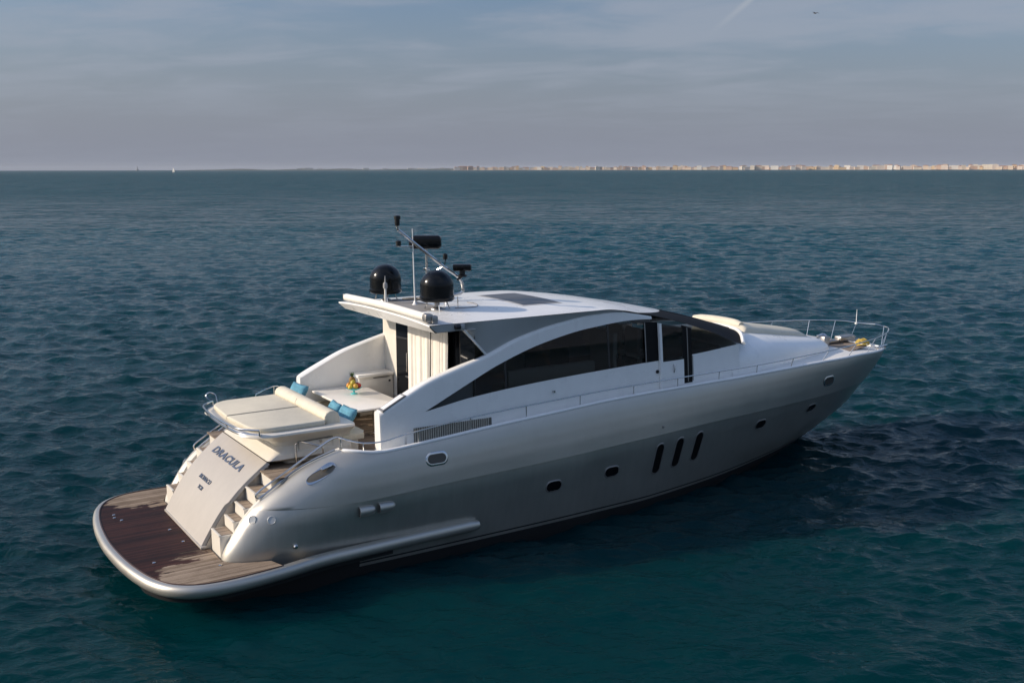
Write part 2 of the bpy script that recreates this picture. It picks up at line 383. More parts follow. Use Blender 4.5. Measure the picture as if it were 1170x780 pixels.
# ------------------------------------------------------------------ the sea
def build_sea():
    rng = np.random.default_rng(11)
    rings = [2.0]
    while rings[-1] < 420: rings.append(rings[-1] * (1.0075 if rings[-1] > 160 else 1.0036 if rings[-1] > 13 else 1.03))
    while rings[-1] < 11500: rings.append(rings[-1] * 1.05)
    r = np.array(rings)
    dense = np.linspace(-R(36), R(36), 760); coarse = np.linspace(R(36), 2 * PI - R(36), 90)[1:-1]
    th = np.concatenate([dense, coarse]); nt, nr = len(th), len(r)
    A = HEAD - th
    X = CAM[0] + r[:, None] * np.cos(A)[None, :]; Y = CAM[1] + r[:, None] * np.sin(A)[None, :]
    dth = np.concatenate([np.full(len(dense), dense[1] - dense[0]), np.full(len(coarse), R(3.3))])
    dr = np.gradient(r)
    sp = np.maximum(dr[:, None], r[:, None] * dth[None, :])
    Z = np.zeros_like(X); DX = np.zeros_like(X); DY = np.zeros_like(X)
    near = r < 700
    wind = HEAD - R(6)
    Xn, Yn, spn = X[near], Y[near], sp[near]
    Zn = np.zeros_like(Xn); DXn = np.zeros_like(Xn); DYn = np.zeros_like(Xn)
    # gusts: patches of livelier and calmer water
    gust = 1 + 0.28 * np.sin(Xn * .047 + 1.3 * np.sin(Yn * .031)) * np.sin(Yn * .039 + .7 + np.sin(Xn * .023))
    # the water lies calmer in the lee of the hull
    lee = 1 - .25 * np.exp(-((Xn + 1) / 6) ** 2 - ((Yn + 4) / 5) ** 2) - .38 * np.exp(-(((Xn - 7) * .9 - (Yn + 9) * .1) / 9.5) ** 2 - ((Yn + 8.5) / 5.5) ** 2)
    for i in range(110):
        lam = 0.30 * (6.5 / 0.30) ** rng.random()
        k = 2 * PI / lam
        a = wind + rng.normal(0, R(31))
        amp = 0.0090 * lam / (1 + (lam / 2.5) ** 2.0) * rng.uniform(.5, 1.4)
        f = np.clip((lam / spn - 2.0) / 2.0, 0, 1) * gust * lee
        if f.max() <= 0: continue
        ph = k * (np.cos(a) * Xn + np.sin(a) * Yn) + rng.random() * 2 * PI
        s, c = np.sin(ph), np.cos(ph)
        Zn += amp * f * c; DXn -= .9 * amp * f * np.cos(a) * s; DYn -= .9 * amp * f * np.sin(a) * s
    X[near] += DXn; Y[near] += DYn; Z[near] = Zn
    Z += WATER_Z
    co = np.stack([X, Y, Z], -1).reshape(-1, 3).astype(np.float32)
    ii, kk = np.meshgrid(np.arange(nr - 1), np.arange(nt), indexing='ij')
    k2 = (kk + 1) % nt
    quads = np.stack([ii * nt + kk, ii * nt + k2, (ii + 1) * nt + k2, (ii + 1) * nt + kk], -1).reshape(-1, 4)
    cen = len(co); co = np.vstack([co, [[CAM[0], CAM[1], WATER_Z]]]).astype(np.float32)
    me = bpy.data.meshes.new('sea'); nq = len(quads); ntri = nt
    me.vertices.add(len(co)); me.vertices.foreach_set('co', co.ravel())
    tri = np.stack([np.full(nt, cen), (np.arange(nt) + 1) % nt, np.arange(nt)], -1)
    me.loops.add(nq * 4 + ntri * 3)
    me.loops.foreach_set('vertex_index', np.concatenate([quads.ravel(), tri.ravel()]).astype(np.int32))
    me.polygons.add(nq + ntri)
    me.polygons.foreach_set('loop_start', np.concatenate([np.arange(nq) * 4, nq * 4 + np.arange(ntri) * 3]).astype(np.int32))
    me.polygons.foreach_set('use_smooth', np.ones(nq + ntri, bool))
    me.update(calc_edges=True); me.validate()
    if me.polygons[nq // 2].normal.z < 0: me.flip_normals()
    m = mat('sea_water', (0.002, 0.05, 0.06), 0.06, 0, 0.5, 0, .05, 0, 1.333)
    t = NT(m); o = t.obj()
    big = t.noise(o, 0.035, 3, 0.5)
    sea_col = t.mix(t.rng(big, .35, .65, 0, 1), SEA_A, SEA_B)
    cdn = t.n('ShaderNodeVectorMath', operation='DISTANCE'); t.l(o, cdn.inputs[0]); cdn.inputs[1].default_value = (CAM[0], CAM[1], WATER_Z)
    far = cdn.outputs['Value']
    # the water's base colour turns paler with distance from the camera
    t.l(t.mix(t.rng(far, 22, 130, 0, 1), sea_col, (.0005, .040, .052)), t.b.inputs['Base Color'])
    rot = t.n('ShaderNodeMapping'); rot.inputs['Rotation'].default_value = (0, 0, -(HEAD - PI / 2)); t.l(o, rot.inputs[0]); ov = rot.outputs[0]
    n1 = t.noise(ov, 2.6, 3, .55, .4, (0.75, 1.25, 1)); n2 = t.noise(ov, 8.0, 3, .55, .3, (0.8, 1.2, 1))
    n3 = t.noise(ov, 0.45, 4, .55, .5, (0.6, 1.3, 1)); n4 = t.noise(ov, 1.1, 3, .55, .4, (0.65, 1.3, 1))
    farw = t.rng(far, 60, 350, 0.0, 1.0)
    h = t.m('ADD', t.m('ADD', t.m('MULTIPLY', n1, .09), t.m('MULTIPLY', n4, t.rng(far, 30, 140, .06, .26))), t.m('ADD', t.m('MULTIPLY', n2, .020), t.m('MULTIPLY', t.m('MULTIPLY', n3, farw), .9)))
    bp = t.n('ShaderNodeBump'); bp.inputs['Strength'].default_value = 1.0; bp.inputs['Distance'].default_value = 1.0; t.l(h, bp.inputs['Height'])
    # beyond the modelled waves the facets of the chop are smaller than a pixel: tilt the normal itself
    def facet(scale, gain):
        q = t.n('ShaderNodeTexNoise'); q.inputs['Scale'].default_value = scale; q.inputs['Detail'].default_value = 3; q.inputs['Roughness'].default_value = .6
        mp = t.n('ShaderNodeMapping'); mp.inputs['Scale'].default_value = (.6, 1.3, 1); t.l(ov, mp.inputs[0]); t.l(mp.outputs[0], q.inputs['Vector'])
        v = t.n('ShaderNodeVectorMath', operation='SUBTRACT'); t.l(q.outputs['Color'], v.inputs[0]); v.inputs[1].default_value = (.5, .5, .5)
        w = t.n('ShaderNodeVectorMath', operation='MULTIPLY'); t.l(v.outputs[0], w.inputs[0]); w.inputs[1].default_value = (gain, gain, 0); return w.outputs[0]
    fa = t.n('ShaderNodeVectorMath', operation='ADD'); t.l(facet(.9, 1.9), fa.inputs[0]); t.l(facet(.13, 1.1), fa.inputs[1])
    fs = t.n('ShaderNodeVectorMath', operation='SCALE'); t.l(fa.outputs[0], fs.inputs[0]); t.l(t.rng(far, 50, 220, 0.0, 1.0), fs.inputs['Scale'])
    fn = t.n('ShaderNodeVectorMath', operation='ADD'); t.l(bp.outputs[0], fn.inputs[0]); t.l(fs.outputs[0], fn.inputs[1])
    nz = t.n('ShaderNodeVectorMath', operation='NORMALIZE'); t.l(fn.outputs[0], nz.inputs[0]); t.l(nz.outputs[0], t.b.inputs['Normal'])
    t.l(t.rng(far, 30, 1500, 0.04, 0.14, False), t.b.inputs['Roughness']); t.l(t.m('MULTIPLY', t.rng(far, 15, 50, .40, 1.1), t.m('MAXIMUM', t.m('DIVIDE', .31, t.m('ADD', 1.0, t.m('POWER', t.m('DIVIDE', far, 100.0), 1.5))), .03)), t.b.inputs['Specular IOR Level'])
    t.b.subsurface_method = 'BURLEY'; t.b.inputs['Subsurface Weight'].default_value = 1.0; t.b.inputs['Subsurface Radius'].default_value = (.6, 2.2, 2.6); t.b.inputs['Subsurface Scale'].default_value = 1.0
    # far out the wave fronts turned to the eye hide the mirror-like backs: less of the surface reflects
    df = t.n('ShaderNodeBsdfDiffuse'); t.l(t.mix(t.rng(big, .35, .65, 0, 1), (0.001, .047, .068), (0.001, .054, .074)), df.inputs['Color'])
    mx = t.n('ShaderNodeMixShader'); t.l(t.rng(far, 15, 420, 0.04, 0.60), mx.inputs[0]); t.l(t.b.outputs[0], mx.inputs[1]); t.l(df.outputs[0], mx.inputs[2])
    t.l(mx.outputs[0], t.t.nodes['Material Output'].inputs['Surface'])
    me.materials.append(m)
    ob = bpy.data.objects.new('sea', me); COL.objects.link(ob); ob['kind'] = 'structure'
SEA_A = (0.0003, 0.0175, 0.0225); SEA_B = (0.0003, 0.0225, 0.0265)
build_sea()

def ground_px(px, dist):
    """point on the sea `dist` metres out in the direction of photo column px"""
    a = HEAD - math.atan((px - 585) / (F_PX * math.cos(PITCH) + 197 * math.sin(PITCH)))
    return CAM[0] + dist * math.cos(a), CAM[1] + dist * math.sin(a), a

# ------------------------------------------------------------------ the far shore
def build_coast():
    rnd = random.Random(5)
    # low land strips
    def strip(name, p0, p1, d0, d1, h, m):
        V = []; n = 60
        for i in range(n + 1):
            u = i / n; px = p0 + (p1 - p0) * u; d = d0 + (d1 - d0) * u
            hh = h * (.6 + .5 * math.sin(u * 9) ** 2 + .3 * math.sin(u * 37)) * min(1, u * 6 + .1)
            for dd, z in ((0, -.6), (14, .6), (60, 1.2 + hh * .4), (160, 1.2 + hh), (500, 1.0 + hh)):
                x, y, _ = ground_px(px, d + dd); V.append((x, y, z))
        F = [(i * 5 + k, (i + 1) * 5 + k, (i + 1) * 5 + k + 1, i * 5 + k + 1) for i in range(n) for k in range(4)]
        o = link_mesh(name, V, F, m); o['kind'] = 'structure'; return o
    m_land = worn(mat('shore_sand', (0.30, 0.26, 0.19), 0.9), (0.30, 0.26, 0.19), .4, .02)
    m_wood = worn(mat('far_scrub', (0.05, 0.065, 0.05), 0.9), (0.05, 0.065, 0.05), .4, .02)
    strip('shore', 515, 1240, 6200, 5200, 1.0, m_land)
    strip('headland', 205, 545, 8200, 7600, 8.0, m_wood)
    cols = [(0.62, 0.50, 0.38), (0.70, 0.62, 0.50), (0.56, 0.40, 0.29), (0.74, 0.70, 0.63), (0.60, 0.44, 0.26), (0.50, 0.35, 0.26), (0.66, 0.55, 0.46)]
    kinds = ['sand coloured', 'pale cream', 'terracotta', 'whitish', 'ochre', 'brick red', 'pinkish beige']
    bm_ = [worn(mat('render_' + k.replace(' ', '_'), c, .85), c, .15, .05) for k, c in zip(kinds, cols)]
    m_roof = mat('roof_tiles', (0.30, 0.15, 0.10), .9)
    def house(px, d, w, h, dep, ci, flat, label, group, name='apartment_block'):
        x, y, a = ground_px(px, d); w2, d2 = w / 2, dep / 2
        mb = MB().box(-w2, w2, -d2, d2, 0, h)
        if rnd.random() < .5 and w > 24:      # set-back upper floor
            q = rnd.uniform(.3, .6) * w; s0 = rnd.uniform(-w2, w2 - q); mb.box(s0, s0 + q, -d2 + 2, d2 - 2, h - .5, h + 3.4)
        k = len(mb.f)
        if flat: mb.box(-w2 - .4, w2 + .4, -d2 - .4, d2 + .4, h - .6, h + .5)
        else:
            e = .8; mb.add([(-w2 - e, -d2 - e, h - .1), (w2 + e, -d2 - e, h - .1), (w2 + e, d2 + e, h - .1), (-w2 - e, d2 + e, h - .1), (-w2 + d2, 0, h + 3), (w2 - d2, 0, h + 3)],
                           [(0, 1, 5, 4), (1, 2, 5), (2, 3, 4, 5), (3, 0, 4), (3, 2, 1, 0)])
        o = link_mesh(name, mb.v, mb.f, None, None, False, [bm_[ci], m_roof if not flat else bm_[3]], [0] * k + [1] * (len(mb.f) - k))
        o.location = (x, y, .9); o.rotation_euler = (0, 0, a - PI / 2 + rnd.uniform(-.25, .25)); tag(o, label, 'building', group)
    px = 522.0; i = 0
    tot = []
    while px < 1235:
        w = rnd.choice([14, 18, 22, 26, 32, 40]); tot.append((px, w)); px += w * F_PX / 5800 * rnd.uniform(.60, .98)
    n = len(tot)
    for i, (px, w) in enumerate(tot):
        ci = rnd.choice([0, 0, 1, 1, 2, 3, 4, 5, 6, 6]); h = rnd.uniform(12, 23); d = 6150 - (px - 520) / 650 * 900 + rnd.uniform(0, 260)
        label = f'{kinds[ci]} apartment block in the long row on the far shore'; g = f'{kinds[ci]} blocks on the far shore'
        if i == 0: ci, h, w, g, label = 3, 17, 34, None, 'whitish block standing at the left end of the far shore town'
        if abs(px - 1130) < 4 and not any(abs(t[0] - 1130) < abs(px - 1130) for t in tot): ci, h, w, g, label = 1, 24, 50, None, 'broad pale cream block, tallest near the right end of the shore'
        house(px, d, w, h, rnd.uniform(13, 17), ci, rnd.random() < .62, label, g)
    for j, px in enumerate((345, 352, 366, 402, 418, 440, 470, 482, 505)):
        w = rnd.choice([30, 45, 60, 80]); h = rnd.uniform(7, 15)
        house(px, 8300 - j * 60, w, h, 18, 3, True, 'low whitish building faint in haze on the distant headland', 'hazy low buildings on the headland', 'low_building')
    # lone tower left of the sail
    x, y, a = ground_px(157, 8600)
    tw = empty('offshore_tower', (x, y, WATER_Z), 'faint grey tower standing alone on the horizon left of the sail', 'tower')
    for nm, q in (('base', MB().box(-9, 9, -9, 9, -1, 8, .5)), ('shaft', MB().lathe([(3.2, 8), (2.4, 26)], n=12)), ('lantern', MB().lathe([(3.4, 26), (3.4, 27), (1.8, 27.1), (1.8, 30), (.3, 32)], n=12))):
        o = q.build(nm, mat('tower_grey', (0.25, 0.25, 0.25), .8), None, False); o.parent = tw
    # sailing boat
    x, y, a = ground_px(198, 3300)
    sb = empty('sailing_boat', (x, y, WATER_Z), 'tiny sailing boat under white sail on the left horizon', 'boat')
    m_ = Vector((math.cos(SUN_AZ) - math.cos(a), math.sin(SUN_AZ) - math.sin(a))); sb.rotation_euler = (0, 0, math.atan2(m_.y, m_.x) + PI / 2)
    hb = MB(); rows = []
    for i in range(9):
        u = i / 8; xx = -5.5 + 11 * u; hw = 1.7 * math.sin(PI * min(1, .2 + .8 * (1 - u))) ** .7 if u < 1 else .02
        rows.append([(xx, -hw, 1.3), (xx, -hw * .7, .1), (xx, 0, -.5), (xx, hw * .7, .1), (xx, hw, 1.3)])
    hb.grid(rows); hb.f.append(tuple(i * 5 for i in range(9)) + tuple(i * 5 + 4 for i in range(8, -1, -1)))
    o = hb.build('hull', M_white, None); o.parent = sb
    o = MB().tube([(0.6, 0, 1.2), (0.6, 0, 15.5)], .1, 6).build('mast', M_chrome, None); o.parent = sb
    def sail(nm, pts):
        rows = []
        for i in range(7):
            u = i / 6; a_ = Vector(pts[0]).lerp(Vector(pts[2]), u); b_ = Vector(pts[1]).lerp(Vector(pts[2]), u)
            rows.append([tuple(a_.lerp(b_, k / 5) + Vector((0, .5 * math.sin(PI * k / 5) * (1 - u), 0))) for k in range(6)])
        q = MB().grid(rows); q.grid([[(p[0], p[1] + .03, p[2]) for p in r_] for r_ in rows], flip=True)
        o = q.build(nm, M_awn, None); o.parent = sb
    sail('mainsail', [(.45, 0, 2.4), (-5, 0, 2.6), (.45, 0, 15)]); sail('jib', [(5.2, 0, 1.6), (1.0, .2, 2.2), (.8, 0, 13)])
build_coast()

# ------------------------------------------------------------------ air
hz = MB().box(-12500, 12500, -12500, 12500, WATER_Z - 1.2, 42).build('haze', None or mat('haze_air', (1, 1, 1)), None, False)
hz['kind'] = 'stuff'
def haze_mat():
    t = MATS['haze_air'].node_tree; t.nodes.clear()
    o = t.nodes.new('ShaderNodeOutputMaterial'); v = t.nodes.new('ShaderNodeVolumePrincipled')
    v.inputs['Color'].default_value = (0.80, 0.84, 0.90, 1); v.inputs['Density'].default_value = 3.0e-5
    v.inputs['Density Attribute'].default_value = ''; v.inputs['Anisotropy'].default_value = 0.0
    t.links.new(v.outputs[0], o.inputs['Volume'])
haze_mat()

# ================================================================== THE YACHT
yacht = empty('motor_yacht', (12, 0, WATER_Z), 'large silver grey motor yacht on the open sea with wet teak swim platform', 'yacht')

SOLE = 2.05
g_half = pch([(12, 2.78), (15, 2.78), (16, 2.73), (18, 2.60), (20, 2.40), (21, 2.17), (22.3, 1.76), (23.4, 1.22), (24.1, 0.70), (24.4, .32), (24.5, 0.0)])
w_half = pch([(12, 2.44), (13, 2.30), (15, 1.98), (17, 1.46), (19, .76), (20.9, 0.0)])
w_aft = pch([(1, 2.45), (2, 2.5), (6, 2.6), (9, 2.58), (12, 2.44)])
xst = pch([(-.9, 18.4), (-.5, 19.6), (-.2, 20.45), (0, 20.95), (.38, 21.75), (.97, 22.75), (1.46, 23.15), (1.89, 23.55), (2.2, 23.80), (2.36, 23.90), (2.6, 23.92)])
zs = pch([(4.15, 2.47), (4.6, 2.40), (5, 2.41), (6.2, 2.48), (7.5, 2.57), (9.4, 2.68), (10.9, 2.76), (12.6, 2.80), (15.5, 2.83), (18, 2.84), (20, 2.81), (21.8, 2.69), (23.3, 2.53), (24.5, 2.38)])
zk = pch([(2.3, 1.53), (3.1, 1.49), (4.3, 1.50), (6.1, 1.56), (9.3, 1.64), (11.9, 1.75), (15.3, 1.84), (19, 1.83), (21.5, 1.80), (24, 1.78)])
crest_x = pch([(-.6, 1.62), (.3, 1.62), (.62, 1.68), (1.06, 1.93), (1.38, 2.16), (1.55, 2.33), (1.94, 2.9), (2.21, 3.37), (2.35, 3.75), (2.47, 4.15)])
crest_y = pch([(-.6, 2.12), (.3, 2.14), (1, 2.18), (1.55, 2.22), (2.2, 2.27), (2.47, 2.32)])
ZW = -0.5
def samples(x0, Rr, xe):
    a = [x0 + Rr * (1 - math.cos(PI / 2 * k / 14)) for k in range(15)]
    b = list(np.linspace(x0 + Rr, xe - 2.0, 60))[1:]
    c = [xe - 2.0 + 2.0 * math.sin(PI / 2 * k / 16) for k in range(1, 17)]
    return a + b + c
def level(u=None, v=None):
    """one longitudinal line of the hull; u 0..1 waterline to knuckle, v 0..1 knuckle to gunwale"""
    if v is None:
        zf = lambda x: ZW + (zk(x) - ZW) * u
        zstart = ZW + (1.53 - ZW) * u; w = 0.72 * u; Rr = 1.2 + 1.0 * u
        e = u ** .8
        ym = lambda x: (w_aft(x) if x < 12 else w_half(12)) * (1 - e) + 3.0 * e - (.035 if u == 1 else 0)
    else:
        zf = lambda x: zk(x) + (zs(max(x, 4.15)) - zk(x)) * v
        zstart = 1.55 + (2.47 - 1.55) * v; w = .72 + .28 * v; Rr = 2.2 - 1.3 * v
        hh = float(np.interp(v, [0, .3, .55, .75, .88, .96, 1], [0, .12, .31, .53, .73, .89, 1]))
        ym = lambda x: 3.0 + (2.78 - 3.0) * hh
    x0 = crest_x(zstart); y0 = crest_y(zstart)
    xe = xst(zf(24)) if u is None or u > .6 else xst(zf(21))
    pts = []
    for x in samples(x0, Rr, xe):
        eta = max(0.0, (x - 12) / (xe - 12)); eta = min(eta, 1)
        fg = g_half(12 + 12.5 * eta) / 2.78; fw = w_half(12 + 8.9 * eta) / 2.44
        y = ym(x) * (fw * (1 - w) + fg * w)
        d = min((x - x0) / Rr, 1); y = y0 + (y - y0) * math.sqrt(max(0, 1 - (1 - d) ** 2))
        bz = 0.0
        z = zf(x)
        if x < 5: # near the quarter the line starts from the crest height
            z = zstart + (z - zstart) * smooth(0, 1, (x - x0) / max(.4, 5 - x0))
        pts.append((x, y, z))
    return pts
def both(rows):
    out = []
    for sgn in (-1, 1): out.append([[(p[0], sgn * p[1], p[2]) for p in r_] for r_ in rows])
    return out
def hull_part(name, rows, m, parent=yacht, extra=None):
    mb = MB(); a, b = both(rows); mb.grid(a); mb.grid(b, flip=True)
    if extra: extra(mb)
    o = mb.build(name, m, parent, True, 50)
    bm = bmesh.new(); bm.from_mesh(o.data); bmesh.ops.remove_doubles(bm, verts=bm.verts, dist=.002); bm.to_mesh(o.data); bm.free(); return o
low = [level(u=k / 12) for k in range(13)]
up = [level(v=k / 16) for k in range(17)]
keel = [(p[0], 0.0, -1.1) for p in low[0]]
hull = hull_part('hull', [keel] + low, M_hull, extra=lambda mb: mb.box(1.7, 1.9, -2.1, 2.1, -.9, .4))
topside = hull_part('topside', [low[-1], up[0]] + up[1:], M_silver)
gunl = up[-1]
# inner wall of the quarters, from the crest down to the steps
def quarter_walls():
    mb = MB()
    for s in (-1, 1):
        rows = []
        for z in np.linspace(.3, 2.47, 40):
            x, y = crest_x(z), crest_y(z); rows.append([(x, s * y, z), (x + .012, s * (y - .012), z + .012), (x + .05, s * (y - .15), z + .004), (x + .07, s * (y - .17), z - .03), (x + .07, s * (y - .17), .45)])
        mb.grid(rows, flip=s > 0)
        # inboard face under the gunwale beside the boarding gate
        rows = []
        for p in [q for q in gunl if q[0] < 5.2]: rows.append([(p[0] + .01, s * (p[1] - .03), p[2] + .005), (p[0] + .01, s * (p[1] - .06), 1.95)])
        mb.grid(rows, flip=s < 0)
    return mb.build('quarter_lining', M_cockpit, yacht, True, 40)
quarter_walls()
# white gunwale capping all round
def capping():
    mb = MB()
    path = [Vector(p) for p in gunl if p[0] > 4.16]
    full = [Vector((p.x, -p.y, p.z)) for p in path] + [p for p in reversed(path[:-1])]
    rows = []
    for i, p in enumerate(full):
        t = (full[min(i + 1, len(full) - 1)] - full[max(i - 1, 0)]); t.z = 0; t.normalize(); inn = Vector((-t.y, t.x, 0))
        rows.append([p + inn * a + Vector((0, 0, b)) for a, b in ((-.005, -.035), (-.022, -.015), (-.02, .02), (0, .035), (.05, .037), (.075, .025), (.08, -.05))])
    mb.grid(rows); return mb.build('gunwale', M_white, yacht, True, 60)
capping()
# rub rails let into the silver topside are plain; exhaust outlets below the knuckle
def yk_at(x): return 2.92
def yl(x, z):
    """half-breadth of the lower hull at x, z (linear between the level lines)"""
    best = None; ys_ = []
    for row in low + up[1:]:
        xs_ = [p[0] for p in row]; ys_.append((float(np.interp(x, xs_, [p[2] for p in row])), float(np.interp(x, xs_, [p[1] for p in row]))))
    ys_.sort(); return float(np.interp(z, [q[0] for q in ys_], [q[1] for q in ys_]))
def hull_frame(x, z, s=-1):
    y = yl(x, z); p = Vector((x, s * y, z))
    tx = Vector((.2, s * (yl(x + .1, z) - yl(x - .1, z)), 0)).normalized(); tz = Vector((0, s * (yl(x, z + .08) - yl(x, z - .08)), .16)).normalized()
    n = tx.cross(tz).normalized()
    if n.y * s < 0: n = -n
    return p, tx, tz, n
def stadium(w, h, n=10):
    """rounded slot outline, w along x, h along z"""
    r = min(w, h) / 2; out = []
    for k in range(2 * n + 2):
        a = PI * k / n - PI / 2 if k <= n else PI * (k - 1) / n - PI / 2
        c, s_ = math.cos(a) * r, math.sin(a) * r
        out.append((c + (w / 2 - r) * (1 if k <= n else -1), s_) if w >= h else (math.cos(a + PI / 2) * r, math.sin(a + PI / 2) * r + (h / 2 - r) * (1 if k <= n else -1)))
    return out
def opening(name, x, z, w, h, s, slant=0.0, frame_m=M_chrome, glass_m=M_glass, fr=.025, depth=.05):
    p, tx, tz, n = hull_frame(x, z, s)
    tz2 = (tz + tx * slant)
    pl = lambda u, v, d: p + tx * u + tz2 * v + n * d
    ol = stadium(w, h)
    g = MB(); V = [pl(u * .97, v * .97, .006) for u, v in ol]; g.add(V, [tuple(range(len(V)))])
    o = g.build(name, glass_m, yacht, False)
    rows = []
    for (sc, d) in ((1.0, .004), (1.0, .016), (1 + fr / min(w, h), .018), (1 + 2 * fr / min(w, h), .002)):
        rows.append([pl(u + math.copysign(min(abs(u), 1), u) * 0 + (u / max(w, h) * 2) * 0 + u * 0, v, d) if False else pl(*off(u, v, w, h, sc), d) for u, v in ol])
    f = MB().grid(rows, closed_v=True).build('frame', frame_m, o, True, 60)
    return o
def off(u, v, w, h, sc):
    r = min(w, h) / 2; d = r * (sc - 1)
    if w >= h: cu = max(-(w / 2 - r), min(w / 2 - r, u)); du, dv = u - cu, v
    else: cv = max(-(h / 2 - r), min(h / 2 - r, v)); du, dv = u, v - cv
    L_ = math.hypot(du, dv) or 1; return u + du / L_ * d, v + dv / L_ * d
M_rec = mat('recess_frame', (0.27, 0.26, 0.25), .35, .5)
for s in (-1, 1):
    for x, z in ((9.15, .98), (10.85, 1.04), (16.1, 1.42), (18.45, 1.50)): opening('porthole', x, z, .42, .24, s, 0, M_rec, M_glass, .03)
    for x, z in ((12.31, 1.12), (12.98, 1.17), (13.66, 1.22)): opening('hull_window', x, z, .25, .80, s, .06, M_rec, M_dkglass, .035)
    for x, z in ((6.1, 2.12), (18.9, 2.26)): opening('hawsehole', x, z, .44, .20, s, 0, M_chrome, mat('hawse_recess', (.09, .08, .07), .4, .4), .05)
    # lens shaped fairlead in the quarter
    # exhaust pipes
    for x in (4.42, 4.86):
        p, tx, tz, n = hull_frame(x, 1.30, s)
        mb = MB(); rows = []
        for k, (a, r) in enumerate(((-.22, .02), (-.20, .07), (-.14, .10), (-.02, .115), (.16, .115), (.165, .1), (.06, .095))):
            rows.append([p - tx * a + (n * math.cos(q) + tz * math.sin(q)) * r + n * .0 for q in np.linspace(0, 2 * PI, 20, endpoint=False)])
        mb.grid(rows, closed_v=True); mb.build('exhaust_outlet', M_silver, yacht, True, 50)
    p, tx, tz, n = hull_frame(12.35, 1.95, s)
    MB().lathe([(.035, 0), (.035, .012), (.02, .016)], p, 12, n.to_track_quat('Z', 'Y').to_matrix().to_4x4()).build('drain', M_rec, yacht)
    for (x, z) in ((2.62, 1.36), (2.36, 1.40)):
        pass

# ---- swim platform
PZ = 0.58
edge = [(-.10, 0.0), (-.08, .6), (-.03, 1.25), (.06, 1.88), (.20, 2.46), (.43, 2.92), (.80, 3.22), (1.28, 3.34), (1.9, 3.33), (2.6, 3.24), (3.4, 3.08), (4.2, 3.03), (5.2, 3.0), (6.2, 2.98), (7.12, 2.96)]
half = [Vector((x, -y, 0)) for x, y in edge]
path = spline([Vector((x, -y, 0)) for x, y in reversed(edge)][:-1] + [Vector((x, y, 0)) for x, y in edge], 5)
def platform():
    rows = []
    for i, p in enumerate(path):
        t = (path[min(i + 1, len(path) - 1)] - path[max(i - 1, 0)]).normalized(); out = Vector((t.y, -t.x, 0))
        if out.dot(p - Vector((3, 0, 0))) < 0: out = -out
        zc = .44
        row = []
        lim = min(i, len(path) - 1 - i)
        tap = 1.0 if lim > 0 else .75
        for a, b in ((-.16, .135), (-.05, .14), (-.012, .125), (.02, .085), (.035, .02), (.03, -.05), (.0, -.11), (-.06, -.15), (-.22, -.17)):
            row.append(p + out * (a if a > -.1 else a) * tap + Vector((0, 0, zc + .015 + .88 * b * (tap if p.x > 6.5 else 1))))
        rows.append(row)
    mb = MB().grid(rows); n = len(rows); c = 9
    mb.f.append(tuple(i for i in range(c))); mb.f.append(tuple((n - 1) * c + i for i in range(c - 1, -1, -1)))
    root = mb.build('swim_platform', M_silver, yacht, True, 50)
    inn = []
    for i, p in enumerate(path):
        if p.x > 2.62: continue
        t = (path[min(i + 1, len(path) - 1)] - path[max(i - 1, 0)]).normalized(); out = Vector((t.y, -t.x, 0))
        if out.dot(p - Vector((3, 0, 0))) < 0: out = -out
        inn.append(p - out * .11)
    # substructure under the teak, and the teak itself hugging the quarters
    def quarter(sg, grow):
        row = level(u=.53); q = [(x - grow, sg * (y + grow)) for x, y, z in row if x < 2.62]
        return q
    qs = quarter(-1, .02); qp = quarter(1, .02)
    outl = [(p.x, p.y) for p in inn]
    if outl[0][1] < 0: poly = outl + list(reversed(qp)) + qs
    else: poly = list(reversed(outl)) + list(reversed(qp)) + qs
    MB().add([(x, y, PZ - .004) for x, y in poly] + [(x, y, PZ - .03) for x, y in poly], [tuple(range(len(poly)))] + [(i, (i + 1) % len(poly), len(poly) + (i + 1) % len(poly), len(poly) + i) for i in range(len(poly))]).build('teak_deck', M_wteak, root, False)
    # joint strip round the teak
    pts = [(p.x, p.y, PZ - .002) for p in inn]
    MB().tube(pts, .016, 6).build('edge_trim', mat('wet_trim', (0.05, 0.022, 0.015), .4), root)
    for x, y in ((.42, 1.55), (.52, 1.30), (.50, -1.62), (1.25, .12), (1.3, -.75), (1.55, -2.45), (.45, 1.75)):
        MB().lathe([(.035, 0), (.035, .012), (.022, .02)], (x, y, PZ - .004), 12).build('deck_fitting', M_chrome, root)
    und = MB().prism([(max(p.x, .12) + .05, p.y * .96) for p in path if p.x < 5], .22, .40).build('platform_underside', M_dark, root, False)
    return root
platform()
for s in (-1, 1):
    p, tx, tz, n = hull_frame(2.95, .80, s)
    MB().lathe([(.03, 0), (.045, .02), (.05, .05), (.03, .08)], p, 14, n.to_track_quat('Z', 'Y').to_matrix().to_4x4()).build('towing_stud', M_chrome, yacht)

def quarter_light(zz, dx, s):
    # find the surface near the crest at height zz, dx metres forward of it
    row = min(low, key=lambda r_: abs(r_[0][2] - zz)); x = row[0][0] + dx
    xs_ = [p[0] for p in row]; y = float(np.interp(x, xs_, [p[1] for p in row])); z = float(np.interp(x, xs_, [p[2] for p in row]))
    y2 = float(np.interp(x + .04, xs_, [p[1] for p in row])); t = Vector((.04, (y2 - y), 0)).normalized()
    n = Vector((-t.y, t.x, .35)).normalized()
    n.y *= s
    MB().lathe([(.085, -.02), (.085, .008), (.075, .014), (.07, .008), (.02, .006)], Vector((x, s * y, z)), 20, n.to_track_quat('Z', 'Y').to_matrix().to_4x4()).build('quarter_light', mat('light_lens', (.5, .5, .48), .2, .4), yacht)
for s in (-1, 1):
    quarter_light(1.40, .09, s); quarter_light(1.33, .40, s)

